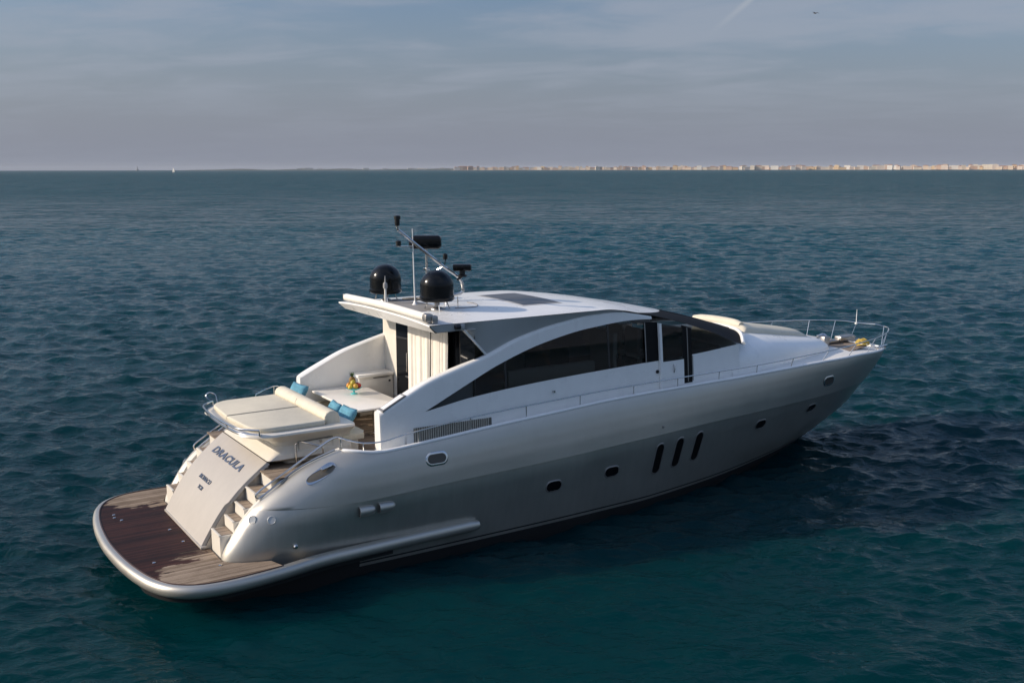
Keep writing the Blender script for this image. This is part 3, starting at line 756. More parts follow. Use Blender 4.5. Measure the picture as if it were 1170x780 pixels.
# ---- transom door with lettering
def trans_xz(u):
    # lower edge to upper edge, gently convex
    x = 1.50 + (2.90 - 1.50) * u - .10 * math.sin(PI * u); z = .63 + (2.20 - .63) * u + .10 * math.sin(PI * u); return x, z
def transom():
    mb = MB(); rows = []
    for u in np.linspace(0, 1, 24):
        x, z = trans_xz(u); hw = 1.44 + .06 * u
        hs = hw - (.07 if u < .47 else 0)
        rows.append([(x + .05, -hs, z - .05), (x, -hs + .02, z), (x, hw - .02, z), (x + .05, hw, z - .05)])
    mb.grid(rows)
    # sides down to the platform, closing the garage
    for s, e in ((-1, 1.40), (1, 1.43)):
        prof = [(trans_xz(u)[0] + .05, trans_xz(u)[1] - .05) for u in np.linspace(0, 1, 16)]
        V = [(x, s * e, z) for x, z in prof] + [(2.95, s * e, .5), (1.6, s * e, .5)]
        mb.add(V, [tuple(range(len(V)))])
    o = mb.build('transom_door', M_trans, yacht, True, 40)
    x, z = trans_xz(1)
    MB().tube([(x - .004, -1.5, z + .004), (x - .004, 1.5, z + .004)], .011, 6).build('joint', M_seam, o)
    MB().box(1.47, 1.6, -1.42, 1.42, .578, .63, .01).build('sill', M_trans, o)
    # lettering: flat letters 8 mm thick lying on the curved door
    def text(body, size, u, yc, name, shear=0.0, bold=0.0, squash=1.0):
        c = bpy.data.curves.new(name, 'FONT'); c.body = body; c.size = size; c.align_x = 'CENTER'; c.align_y = 'CENTER'
        c.extrude = .006; c.shear = shear; c.offset = bold; c.space_character = 1.12
        tmp = bpy.data.objects.new(name, c); COL.objects.link(tmp)
        dg = bpy.context.evaluated_depsgraph_get(); me = bpy.data.meshes.new_from_object(tmp.evaluated_get(dg)); bpy.data.objects.remove(tmp)
        me.materials.clear(); me.materials.append(M_letter)
        x0, z0 = trans_xz(u - .01); x1, z1 = trans_xz(u + .01); tv = Vector((x1 - x0, 0, z1 - z0)).normalized(); n = Vector((-tv.z, 0, tv.x))
        if n.x > 0: n = -n
        x, z = trans_xz(u)
        # reading left to right seen from astern: to starboard (-y)
        for v in me.vertices:
            a, b, d = v.co; v.co = Vector((x, yc, z)) + Vector((0, -a * squash, 0)) + tv * b + n * (d + .008)
        ob = bpy.data.objects.new(name, me); COL.objects.link(ob); child(ob, o)
    text('DRACULA', .24, .80, .12, 'name_lettering', .25, .008, 1.62)
    text('MONACO', .135, .50, .27, 'port_lettering', .2, .002, 1.15)
    text('YCM', .12, .405, .22, 'club_lettering', .2, .002, 1.1)
    return o
transom()

# ---- stairs either side of the transom door
steps = [(1.69, .58, 1.02), (1.97, 1.02, 1.26), (2.19, 1.26, 1.50), (2.43, 1.50, 1.77), (2.76, 1.77, SOLE)]
for s in (-1, 1):
    st = None
    nx = [q[0] for q in steps[1:]] + [2.95]
    base = MB()
    for i, (x, z0, z1) in enumerate(steps):
        y0, y1 = sorted((s * 1.46, s * (crest_y(z1) - .165)))
        base.box(x, 3.0, y0, y1, (z0 if i else .45) + .001, z1 - .028)
    st = base.build('staircase', M_cockpit, yacht, False)
    for i, (x, z0, z1) in enumerate(steps[:-1]):
        y0, y1 = sorted((s * 1.47, s * (crest_y(z1) - .18)))
        MB().box(x + .045, nx[i] - .002, y0 + .03, y1 - .03, z1 - .032, z1 - .016, .004).build('tread', M_teak, st, False)
        MB().box(x - .014, x + .04, y0, y1, z1 - .04, z1 - .008, .008).build('nosing', M_cockpit, st, True)

# ---- cockpit floor
MB().add([(2.74, y, SOLE) for y in (-2.24, 2.24)] + [(4.2, 2.30, SOLE), (4.7, 2.62, SOLE), (5.6, 2.7, SOLE), (7.5, 2.7, SOLE), (7.5, -2.7, SOLE), (5.6, -2.7, SOLE), (4.7, -2.62, SOLE), (4.2, -2.30, SOLE)]
         + [(2.74, y, SOLE - .03) for y in (-2.24, 2.24)], [(1, 2, 3, 4, 5, 6, 7, 8, 9, 0), (0, 10, 11, 1)]).build('cockpit_floor', M_teak, yacht, False)

# ---- sunpad island
def ring(x0, x1, hw, z, r=.25, bow=0.0, n=7):
    o = round_rect(x0, x1, -hw, hw, [.06, r, r, .06], n)
    return [(x - bow * (1 - (y / hw) ** 2) * (1 if x < (x0 + x1) / 2 else 0), y, z) for x, y in o]
isl = MB()
rows = [ring(3.40, 4.80, 1.30, SOLE - .05, .12), ring(3.32, 4.80, 1.32, SOLE + .05, .12), ring(3.05, 4.80, 1.45, 2.17, .10, .0), ring(2.91, 4.80, 1.50, 2.205, .08), ring(3.04, 4.80, 1.49, 2.30, .10, .03), ring(3.15, 4.80, 1.43, 2.365, .18, .05), ring(3.20, 4.80, 1.38, 2.44, .25, .06),
        ring(3.12, 4.80, 1.42, 2.54, .35, .1), ring(2.88, 4.80, 1.54, 2.64, .5, .14), ring(2.62, 4.80, 1.66, 2.705, .55, .16), ring(2.50, 4.80, 1.72, 2.76, .58, .16), ring(2.52, 4.80, 1.71, 2.80, .58, .16), ring(2.57, 4.80, 1.67, 2.815, .56, .16)]
isl.grid(rows, closed_v=True); k0 = len(isl.v) - len(rows[0]); isl.f.append(tuple(range(k0, len(isl.v))))
island = isl.build('sunpad_base', M_cockpit, yacht, True, 32)
for s in (-1, 1):
    fr = MB(); y = s * 1.452
    # locker doors in the side of the island
    lk = MB().box(3.62, 4.35, min(y, y * .965), max(y, y * .965), 2.16, 2.50, .02).build('locker_door', M_cockpit, island)
    MB().tube([(3.60, y * 1.01, 2.14), (3.60, y * 1.01, 2.52), (4.37, y * 1.01, 2.54), (4.37, y * 1.01, 2.14)], .008, 6, True).build('seal', M_seam, lk)
    MB().lathe([(.03, 0), (.03, .01)], (4.1, y * 1.012, 2.47), 12, Matrix.Rotation(-s * PI / 2, 4, 'X')).build('latch', M_chrome, lk)
    MB().tube([(3.50, s * 1.56, 2.08), (3.50, s * 1.56, 2.50), (3.53, s * 1.57, 2.55), (3.6, s * 1.58, 2.56), (4.0, s * 1.68, 2.42), (4.05, s * 1.68, 2.38), (4.06, s * 1.68, 2.06)], .018, 8).build('gate_rail', M_chrome, yacht)
# mattress in two halves
for s in (-1, 1):
    oy0, oy1 = (0.008, 1.54)
    ol = []
    for (x, y) in round_rect(2.68, 4.20, oy0, oy1, [.05, .42, .02, .02], 8):
        ol.append((x - .13 * (1 - (y / 1.56) ** 2) * (1 if x < 3.4 else 0), s * y))
    if s < 0: ol.reverse()
    MB().prism(ol, 2.817, 2.925, .035, 4).build('sunpad_mattress', M_cush, island, True, 60)
# backrest bolster
bol = MB(); rows = []
prof = [(-.16, .0), (-.20, .06), (-.20, .16), (-.14, .25), (-.03, .30), (.10, .29), (.20, .22), (.24, .10), (.25, -.06), (.25, -.40), (-.12, -.40)]
for y in (-1.46, -1.45, -1.42, -.8, 0, .8, 1.55, 1.58, 1.59):
    q = .9 if y in (-1.46, 1.59) else (.97 if y in (-1.45, 1.58) else 1)
    rows.append([(4.36 + a * q * .80, y, 2.85 + b * q * .80) for a, b in prof])
bol.grid(rows, closed_v=True); n = len(prof); bol.f.append(tuple(range(n))); bol.f.append(tuple(range(len(bol.v) - 1, len(bol.v) - 1 - n, -1)))
bo = bol.build('backrest', M_cush, island, True, 50)
MB().tube([(4.25, .25, 3.05), (4.205, .25, 2.98), (4.203, .25, 2.92)], .008, 6).build('seam', M_seam, bo)
# chrome rail round the aft edge of the pad
def pad_rail():
    P = []
    for a in np.linspace(-1, 1, 31):
        y = 1.60 * a; x = 2.45 - .14 * (1 - a * a) + .42 * max(0, abs(a) - .72) ** 1.6 * 5
        P.append((x, y, 2.92))
    mb = MB()
    ends = lambda p, s: [(p[0] + .02, p[1], 2.82)]
    mb.tube([(P[0][0] + .01, P[0][1] - .0, 2.80)] + P[:-1] + [P[-1], (P[-1][0] + .01, P[-1][1], 2.80)], .022, 8)
    for i in (9, 21): mb.tube([P[i], (P[i][0] + .06, P[i][1], 2.79)], .014, 6)
    mb.build('pad_rail', M_chrome, yacht)
    MB().tube([(2.78, 1.66, 2.82), (2.64, 1.78, 3.0), (2.72, 1.82, 3.08), (2.85, 1.80, 3.02), (2.88, 1.74, 2.83)], .014, 6, False, 6).build('grab_loop', M_chrome, yacht)
    MB().tube([tuple(p) for p in [(q[0] + .06, q[1] * .985, 2.80) for q in P]], .03, 8).build('pad_edge_trim', M_chrome, island)
pad_rail()

# ---- dinette: seat, table
seat = MB().prism([(4.62, -1.42), (5.12, -1.42), (5.16, -1.25), (5.16, 1.9), (6.3, 1.9), (6.3, 2.18), (4.62, 2.18)], 2.36, 2.50, .035, 3).build('seat_cushion', M_cush, yacht, True, 50)
MB().prism([(4.82, -1.36), (5.0, -1.36), (5.04, 1.95), (6.2, 1.95), (6.2, 2.15), (4.82, 2.15)], SOLE + .002, 2.358).build('seat_base', M_cockpit, yacht, False)
tb = MB().prism(round_rect(5.30, 6.62, -.56, 2.05, .05), 2.735, 2.785, .012, 2).build('table', M_table, yacht, True, 40)
for y in (-.12, 1.5):
    MB().lathe([(.16, SOLE + .003), (.16, SOLE + .02), (.05, SOLE + .04), (.032, SOLE + .07), (.032, 2.68), (.12, 2.70), (.12, 2.734)], (5.98, y, 0), 16).build('leg', M_chrome, tb)

# ---- cabinet against the port wing
cab = MB().box(6.42, 7.36, 1.68, 2.18, SOLE + .002, 3.02, .02).build('cabinet', M_cockpit, yacht)
MB().box(6.38, 7.37, 1.64, 2.19, 3.022, 3.10, .02).build('cabinet_top', M_table, cab)
MB().box(6.52, 7.28, 1.655, 1.678, SOLE + .2, 2.97, .008).build('door', M_cockpit, cab)
MB().box(6.46, 7.33, 1.66, 1.676, SOLE + .10, SOLE + .14, 0).build('vent', M_seam, cab, False)
for z in (2.26, 2.33): MB().box(6.95, 7.2, 1.645, 1.655, z, z + .025, 0).build('vent', M_seam, cab, False)
MB().box(6.8, 7.25, 1.645, 1.656, 2.985, 3.0, 0).build('shadow_gap', M_seam, cab, False)
for z in (2.32, 2.86): MB().box(7.22, 7.27, 1.645, 1.66, z, z + .05, 0).build('hinge', M_dark, cab, False)

# ---- superstructure
def ysurf(x, z):
    d = max(z - 2.5, 0); b = 2.46 - .05 * d - .018 * d * d
    return b * float(np.interp(x, [5, 13, 14.5, 15.6, 16.6], [1, 1, .97, .93, .90]))
zb = pch([(6.13, 3.04), (7.31, 3.21), (9.24, 3.35), (11.9, 3.45), (13.76, 3.5), (15.5, 3.585)])
zt = pch([(6.13, 3.05), (6.7, 3.30), (7.32, 3.57), (8, 3.85), (9.24, 4.22), (10.52, 4.44), (11.87, 4.53), (12.6, 4.50), (13.17, 4.42), (14.49, 4.0), (15.5, 3.60)])
za = pch([(5.05, 3.14), (5.57, 3.39), (6.23, 3.68), (6.81, 3.85), (7.73, 4.10), (8.51, 4.38), (9.76, 4.65), (10.8, 4.77), (11.41, 4.77), (12.0, 4.68), (12.5, 4.58)])
ze = pch([(6.2, 4.88), (11, 4.86), (11.6, 4.79), (12.1, 4.69), (12.5, 4.60), (13.17, 4.43), (14.49, 4.02), (15.5, 3.63), (15.8, 3.54)])
zc = pch([(6.2, 4.95), (8, 5.0), (10, 5.0), (11.5, 4.91), (12.9, 4.69), (14.5, 4.36), (15.8, 4.02), (16.8, 3.70)])
ye = pch([(6.2, 2.40), (9, 2.40), (10.4, 2.37), (11, 2.34), (11.6, 2.30), (12.5, 2.27), (13.2, 2.27), (14.5, 2.26), (15.5, 2.21), (15.8, 2.19)])
deckz = lambda x: zs(x) - .075
def topz(x, y):
    xx = min(x, 15.75); e = ye(xx); q = min(abs(y) / e, 1)
    if x <= 15.75: return ze(x) + (zc(x) - ze(x)) * (1 - q ** 2.3)
    return ze(15.8) - .02 + (zc(x) - ze(15.8) + .02) * (1 - q ** 2.3)
sides = (-1, 1)
def cabin_side():
    mb = MB()
    for s in sides:
        rows = []
        for x in np.linspace(5.62, 15.6, 90):
            top = za(x) if x < 6.13 else zb(x); 
            if x < 6.13: top = min(za(x), 3.04) if x > 6.0 else za(x) - .1
            rows.append([(x, s * ysurf(x, z), z) for z in np.linspace(deckz(x) - .03, min(top, zb(max(x, 6.13))), 7)])
        mb.grid(rows, flip=s < 0)
    return mb.build('cabin_side', M_white, yacht, True, 50)
cabin_side()
def arch():
    """side arches: rounded bands from the cockpit wings up to the roof"""
    for s in sides:
        rows = []
        X = list(np.linspace(5.05, 12.5, 110))
        for i, x in enumerate(X):
            top = za(x); lo = zt(x) if x > 6.13 else (deckz(x) - .02 if x < 5.62 else zb(6.13))
            inner_z = SOLE if x < 7.45 else top - .22
            thick = float(np.interp(x, [5.05, 7.2, 7.6, 12.5], [.30, .20, .13, .05]))
            # aft end rounded in plan
            yo = ysurf(x, lo)
            if x < 5.3: k_ = 1 - ((5.3 - x) / .25) ** 2; drop = .06 * (1 - math.sqrt(max(0, k_)))
            else: drop = 0
            r = .09 if x < 11 else .05
            pts = [(ysurf(x, z) - drop, z) for z in np.linspace(lo, top - r, 9)]
            yt = ysurf(x, top - r) - drop
            for a in np.linspace(PI / 12, PI / 2, 5): pts.append((yt - r + r * math.cos(a), top - r + r * math.sin(a)))
            yi = ysurf(x, top) - thick
            pts += [(yi + .05, top + .0), (yi, top - .04), (yi, min(inner_z, top - .1))]
            rows.append([(x, s * y, z) for y, z in pts])
        mb = MB().grid(rows, flip=s < 0)
        mb.f.append(tuple(range(len(rows[0])))) 
        mb.build('side_arch', M_white, yacht, True, 40)
        if s > 0: continue
        # locker lid on the aft end of the wing
        x0, x1 = 5.10, 5.66
        V = []
        lid = MB()
        for (xx, yo) in ((x0, 2.20), (x1, 2.17), (x1, 2.39), (x0, 2.42)):
            V.append((xx, s * yo, za(xx) + .014))
        lid.add(V + [(a, b, c - .03) for a, b, c in V], [(0, 1, 2, 3), (0, 4, 5, 1), (1, 5, 6, 2), (2, 6, 7, 3), (3, 7, 4, 0)])
        l_ = lid.build('wing_locker', M_rec, yacht, False)
        c = Vector((sum(v[0] for v in V) / 4, sum(v[1] for v in V) / 4, 0))
        W = [(c.x + (v[0] - c.x) * .84, c.y + (v[1] - c.y) * .74, za(c.x + (v[0] - c.x) * .84) + .02) for v in V]
        MB().add(W + [(a, b, q - .02) for a, b, q in W], [(0, 1, 2, 3), (0, 4, 5, 1), (1, 5, 6, 2), (2, 6, 7, 3), (3, 7, 4, 0)]).build('lid', M_white, l_, False)
arch()
def side_windows():
    for s in sides:
        rows = []
        for x in np.linspace(6.13, 15.5, 100):
            rows.append([(x, s * (ysurf(x, z) - .025), z) for z in np.linspace(zb(x) - .004, zt(x) + .012, 10)])
        o = MB().grid(rows, flip=s < 0).build('side_window', M_tint, yacht, True, 60)
        for x in (8.15, 11.1):
            MB().grid([[(x + d, s * (ysurf(x + d, z) - .018), z) for z in np.linspace(zb(x) + .0, zt(x) - .0, 10)] for d in (0, .06)], flip=s < 0).build('mullion', mat('window_mullion', (.02, .02, .022), .3), o, True)
        # bottom lip of the glass
    # side doors
    for s in sides:
        rows = lambda xs_, z0, z1, dy: [[(x, s * (ysurf(x, z) + dy), z) for z in np.linspace(z0(x), z1(x), 12)] for x in xs_]
        # flat dark sheets painted for the unlit interior, forward and aft of the leaf
        for nm, a, b, zl in (('doorway', 13.46, 13.80, lambda x: deckz(x) + .06), ('dark_door_gap', 12.22, 12.66, lambda x: zb(x) - .002)):
            MB().grid(rows((a, b), zl, lambda x: zt(x) - .07, .004), flip=s < 0).build(nm, M_dkglass, yacht, True)
        MB().grid(rows((12.24, 12.27), lambda x: zb(x), lambda x: zt(x) - .08, .012), flip=s < 0).build('door_post', M_rec, yacht)
        MB().grid(rows((13.63, 13.66), lambda x: deckz(x) + .1, lambda x: zt(x) - .1, .016), flip=s < 0).build('door_post', M_rec, yacht)
        MB().grid(rows((13.80, 13.83), lambda x: deckz(x) + .1, lambda x: zb(x) - .02, .016), flip=s < 0).build('door_post', M_rec, yacht)
        leaf = None
        def slab(nm, xa, xb, z0, z1, d0, d1, m, par):
            a = rows(np.linspace(xa, xb, 4), z0, z1, d1); b = rows(np.linspace(xa, xb, 4), z0, z1, d0)
            mb = MB().grid(a, flip=s < 0); mb.grid(b, flip=s > 0)
            mb.grid([a[0], b[0]]); mb.grid([a[-1], b[-1]]); mb.grid([[r_[0] for r_ in a], [r_[0] for r_ in b]]); mb.grid([[r_[-1] for r_ in a], [r_[-1] for r_ in b]])
            return mb.build(nm, m, par, True, 40)
        leaf = slab('side_door', 12.74, 13.46, lambda x: deckz(x) + .05, lambda x: 3.43, .015, .06, M_white, yacht)
        slab('window', 12.74, 13.44, lambda x: 3.432, lambda x: zt(x) - .13, .02, .05, M_tint, leaf)
        slab('edge_frame', 12.66, 12.74, lambda x: deckz(x) + .05, lambda x: zt(x) - .10, .01, .075, M_white, leaf)
        MB().tube([(13.1, s * (ysurf(13.1, 3.3) + .07), 3.34), (13.1, s * (ysurf(13.1, 3.2) + .09), 3.30), (13.1, s * (ysurf(13.1, 3.1) + .09), 3.20), (13.1, s * (ysurf(13.1, 3.1) + .06), 3.14)], .014, 6).build('handle', M_chrome, leaf)
        MB().lathe([(.045, 0), (.045, .02), (.02, .03)], (12.6, s * (ysurf(12.6, 3.2) + .002), 3.2), 12, Matrix.Rotation(-s * PI / 2, 4, 'X')).build('door_stop', M_dark, yacht)
        MB().lathe([(.03, 0), (.022, .05), (.03, .055)], (9.45, s * (ysurf(9.45, 3.08) + .0), 3.08), 10, Matrix.Rotation(-s * PI / 2, 4, 'X')).build('side_light', M_chrome, yacht)
        # louvred vent low in the cabin side
        V = []; nslat = 34
        vt = MB(); mbk = MB()
        zlo = lambda x: deckz(x) + .02 + .0 * x; zhi = lambda x: float(np.interp(x, [5.8, 7.75], [2.72, 2.70]))
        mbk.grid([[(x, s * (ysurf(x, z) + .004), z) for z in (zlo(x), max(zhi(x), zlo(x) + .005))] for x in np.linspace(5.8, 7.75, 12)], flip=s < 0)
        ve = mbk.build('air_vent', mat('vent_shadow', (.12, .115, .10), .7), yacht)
        for k in range(nslat):
            x = 5.82 + (7.7 - 5.82) * k / nslat
            h0, h1 = zlo(x), max(zhi(x), zlo(x) + .02)
            vt.box(x, x + .024, min(s * ysurf(x, 2.6), s * (ysurf(x, 2.6) + .014)), max(s * ysurf(x, 2.6), s * (ysurf(x, 2.6) + .014)), h0, h1)
        vt.build('louvre', mat('vent_bronze', (.50, .47, .40), .45, .3), ve, False)
side_windows()

# ---- saloon seen through the tinted windows
def saloon():
    mw = worn(mat('saloon_wood', (.16, .09, .05), .4), (.16, .09, .05), .3, 2); ml = worn(mat('saloon_leather', (.62, .56, .46), .6), (.62, .56, .46), .1, 3)
    MB().box(7.5, 15.9, -2.15, 2.15, 2.74, 2.80).build('saloon_floor', mw, yacht, False)
    for s, x0, x1 in ((-1, 8.4, 10.9), (1, 8.2, 11.2)):
        y = s * 1.75
        so = MB().box(x0, x1, min(y - .38, y + .38), max(y - .38, y + .38), 2.80, 3.22, .06).build('sofa', ml, yacht)
        MB().box(x0, x1, min(y + s * .22, y + s * .40), max(y + s * .22, y + s * .40), 3.22, 3.62, .07).build('backrest', ml, so)
        for k in range(3):
            xx = x0 + .15 + k * (x1 - x0) / 3; MB().box(xx, xx + .62, min(y - s * .0, y + s * .2), max(y - s * .0, y + s * .2), 3.23, 3.55, .08).build('cushion', M_cush, so)
    for y in (-.95, -.2, .9):
        st = MB().box(13.0, 13.55, y - .28, y + .28, 3.28, 3.44, .06).build('helm_seat', ml, yacht)
        MB().box(12.94, 13.08, y - .28, y + .28, 3.44, 4.10, .06).build('backrest', ml, st); MB().tube([(13.27, y, 2.8), (13.27, y, 3.28)], .07, 10).build('pedestal', M_chrome, st)
    MB().box(14.2, 15.4, -1.8, 1.8, 2.80, 3.52, .08).build('dashboard', mat('dash_black', (.03, .03, .032), .6), yacht)
    MB().box(11.45, 12.1, .6, 2.05, 2.80, 3.45, .03).build('galley_counter', mw, yacht)
    MB().box(11.5, 11.62, -2.05, -1.1, 2.80, 4.2, .02).build('bulkhead_panel', ml, yacht)
saloon()

XWS = lambda y: 12.05 + 2.25 * (1 - min(abs(y) / 2.12, 1) ** 2)
XWB = lambda y: 15.75 + 1.05 * (1 - min(abs(y) / 2.05, 1) ** 2)
def roof():
    mb = MB(); W = np.linspace(-1, 1, 41); T = np.linspace(0, 1, 60); rows = []
    for t in T:
        row = []
        for w in W:
            # columns run fore and aft from the aft edge to the windscreen
            yy = w * 2.40
            xf = 12.05 + 2.25 * (1 - w * w) if abs(w) < 1 else 12.05
            x = 6.25 + .05 * w * w * 0 + (xf - 6.25) * t; y = w * ye(x)
            row.append((x, y, topz(x, y)))
        rows.append(row)
    mb.grid(rows); n = len(mb.v)
    o = mb.build('roof', M_white, yacht, True, 60)
    # fascia at the aft edge and the soffit
    f = MB(); top = [(6.25, w * 2.40, topz(6.25, w * 2.40)) for w in W]
    f.grid([top, [(6.243, y, z - .03) for _, y, z in top], [(6.40, y * .985, 4.70) for _, y, z in top], [(7.42, y * .985, 4.70) for _, y, z in top]])
    f.build('roof_fascia', M_white, o, True, 30)
    return o
rf = roof()
def windscreen():
    W = np.linspace(-1, 1, 41); rows = []
    for t in np.linspace(0, 1, 24):
        row = []
        for w in W:
            xa = 12.05 + 2.25 * (1 - w * w); xb = XWB(w * 2.05)
            x = xa + (xb - xa) * t; y = w * ye(min(x, 15.8)); row.append((x, y, topz(x, y) + (.0 if t > 0 else -.002)))
        rows.append(row)
    o = MB().grid(rows).build('windscreen', M_cover, yacht, True, 60)
    for a in (-.34, .34):
        q = [rows[i][int(20 + a * 20)] for i in range(24)]
        MB().tube([(x, y, z + .004) for x, y, z in q], .02, 6).build('mullion', M_dark, o)
    base = rows[-1]
    MB().tube([(x + .03, y * 1.0, z + .02) for x, y, z in base], .055, 8).build('windscreen_coaming', M_white, yacht)
windscreen()
def grey_panels():
    for s in sides:
        rows = []
        for x in np.linspace(7.12, 11.6, 50):
            # upper edge follows the roof edge, lower edge the arch
            yu, zu = ye(x) - .004, ze(x) - .012
            lo_x = max(x, 7.73) if x > 7.73 else x
            zl = max(za(x) - .07, 4.72 - (x - 7.12) * 1.03) if x < 7.8 else za(x) - .07
            yl_ = ysurf(x, zl) - .09
            rows.append([(x, s * (yu + (yl_ - yu) * q), zu + (zl - zu) * q) for q in np.linspace(0, 1, 6)])
        mb = MB().grid(rows, flip=s < 0)
        # aft run of the same grey under the roof overhang
        rows = []
        for x in np.linspace(6.262, 7.12, 10):
            b = float(np.interp(x, [6.262, 6.42, 7.12], [ze(6.3) - .013, 4.705, 4.715]))
            rows.append([(x, s * (ye(x) - .004), ze(x) - .012), (x, s * (ye(x) - .03), b)])
        mb.grid(rows, flip=s < 0)
        o = mb.build('roof_side_panel', M_grey, yacht, True, 40)
        MB().tube([(7.12, s * 2.36, 4.71), (7.74, s * (ysurf(7.74, 4.08) - .06), 4.08)], .028, 6).build('panel_edge', M_white, o)
        MB().lathe([(.06, 0), (.06, .1), (.045, .12)], (6.98, s * 2.42, 4.80), 12, Matrix.Rotation(-PI / 2, 4, 'Y')).build('deck_light', M_dark, o)
        MB().box(7.0, 7.1, min(s * 2.37, s * 2.43), max(s * 2.37, s * 2.43), 4.75, 4.85, .01).build('light_body', mat('lamp_grey', (.45, .45, .45), .4), o)
        # inside of the roof support, towards the cockpit
grey_panels()
# bulkhead: glass sliding door, curtains, fixed glass
BX = 7.40
MB().add([(BX + .03, -2.28, SOLE), (BX + .03, 2.28, SOLE), (BX + .03, 2.28, 4.7), (BX + .03, -2.28, 4.7)], [(0, 1, 2, 3)]).build('bulkhead_glass', M_glass, yacht, False)
MB().box(BX - .02, BX + .02, 1.50, 2.25, SOLE, 4.69).build('bulkhead_wall', M_cockpit, yacht, False)
sd_ = MB().box(BX - .03, BX + .005, .72, 1.49, SOLE + .01, 4.64, .004).build('sliding_door', M_glass, yacht, False)
MB().box(BX - .045, BX + .006, .69, .72, SOLE + .01, 4.66, 0).build('frame', M_chrome, sd_, False)
MB().tube([(BX - .03, .80, 3.72), (BX - .09, .80, 3.70), (BX - .09, .80, 3.24), (BX - .03, .80, 3.22)], .016, 8).build('handle', M_chrome, sd_)
MB().box(BX - .08, BX - .03, .74, .92, 3.08, 3.13, .01).build('lock', M_chrome, sd_)
def curtain(y0, y1, label, lean):
    root = None; rows = []; n = 60; rnd = random.Random(int(y0 * 100)); ph = rnd.random() * 6
    zsamp = np.linspace(2.10, 4.66, 14)
    for i in range(n + 1):
        u = i / n; row = []
        for z in zsamp:
            q = (4.66 - z) / 2.56
            y = y0 + (y1 - y0) * u; y = y + (lean * q * (1 - u) if lean else 0)
            amp = .022 + .026 * q
            row.append((BX - .12 + amp * math.sin(u * (y1 - y0) * 17 + ph + 1.1 * math.sin(5 * u) + .5 * q) + .012 * math.sin(u * 61 + 3 * q) - .05 * q, y, z))
        rows.append(row)
    mb = MB().grid(rows)
    o = mb.build('curtain', M_curt, None, True, 80); md = o.modifiers.new('thickness', 'SOLIDIFY'); md.thickness = .006
    tag(o, label, 'curtain'); return o
curtain(-.47, .66, 'wide cream curtain beside the dark sliding door of the cockpit', .0)
curtain(-1.34, -.56, 'narrow cream curtain next to the triangular dark pane of the cockpit', -.0)
# wing details on the port side
pic = MB().box(5.20, 5.47, 2.155, 2.175, 2.84, 3.10, .006).build('wall_panel', mat('bronze_frame', (.14, .10, .06), .5, .3), yacht, False)
MB().box(5.25, 5.42, 2.145, 2.154, 2.89, 3.05, .0).build('panel_face', M_cockpit, pic, False)
MB().box(5.30, 5.37, 2.138, 2.144, 2.93, 3.01, 0).build('button', mat('brass_button', (.4, .3, .14), .4, .8), pic, False)
MB().lathe([(.14, 0), (.14, .02), (.10, .03), (.09, .015)], (5.75, 2.16, 2.78), 20, Matrix.Rotation(PI / 2, 4, 'X')).build('loudspeaker', mat('speaker_grey', (.45, .42, .38), .6), yacht)

# ---- decks
def decks():
    mb = MB()
    g = [p for p in gunl if p[0] > 4.9]
    for s in sides:
        rows = []
        for p in g:
            if p[0] > 7.6: break
            rows.append([(p[0], s * (p[1] - .05), deckz(p[0])), (p[0], s * 2.30, deckz(p[0]))])
        mb.grid(rows)
    rows = []
    for p in [q for q in g if q[0] > 7.3]:
        y = max(p[1] - .05, 0.0); x = min(p[0], 23.83)
        rows.append([(x, y * k, deckz(x) + .05 * (1 - k * k) * min(1, y)) for k in np.linspace(-1, 1, 13)])
    mb.grid(rows)
    mb.build('deck', worn(mat('deck_nonskid', (.72, .71, .67), .6), (.72, .71, .67), .08, 3, None, .3), yacht, True, 50)
decks()
# ---- foredeck trunk (coachroof) with sunpad
tz = pch([(15.3, 3.56), (16, 3.60), (16.9, 3.60), (17.8, 3.50), (18.6, 3.38), (19.6, 3.24), (20.3, 3.14), (20.8, 3.08)])
th_ = pch([(15.3, 2.33), (16.2, 2.20), (17.2, 2.03), (18.4, 1.78), (19.4, 1.48), (20.2, 1.22), (20.6, 1.02), (20.85, .82), (20.95, .6)])
def trunk():
    rows = []
    X = list(np.linspace(15.3, 20.4, 44)) + [20.55, 20.68, 20.8, 20.88, 20.94, 20.96]
    for x in X:
        fall = math.sqrt(max(0.0, 1 - (max(0, x - 20.3) / .665) ** 2)); z0 = deckz(x) - .02; top = z0 + (tz(x) - z0) * fall; hw = th_(x); row = []
        for a in np.linspace(0, PI, 49):
            c, s_ = math.cos(a), math.sin(a); e = 2 / float(np.interp(x, [15.3, 17, 20.4], [5.0, 4.4, 4.0]))
            crown = .10 * (1 - (c * c)) if x < 20 else .05
            yy = math.copysign(abs(c) ** e, c) * hw; zz = z0 + (top - z0 - .07) * abs(s_) ** e + .07 * s_ ** 2 * fall
            # tumblehome of the sides
            yy *= 1 - .07 * (zz - z0)
            row.append((x, yy, zz))
        rows.append(row)
    return MB().grid(rows).build('foredeck_trunk', M_white, yacht, True, 60)
tk = trunk()
def tzs(x, y):
    q = min(abs(y) / th_(x), 1); return tz(x) - .07 + .07 * (1 - q ** 2)
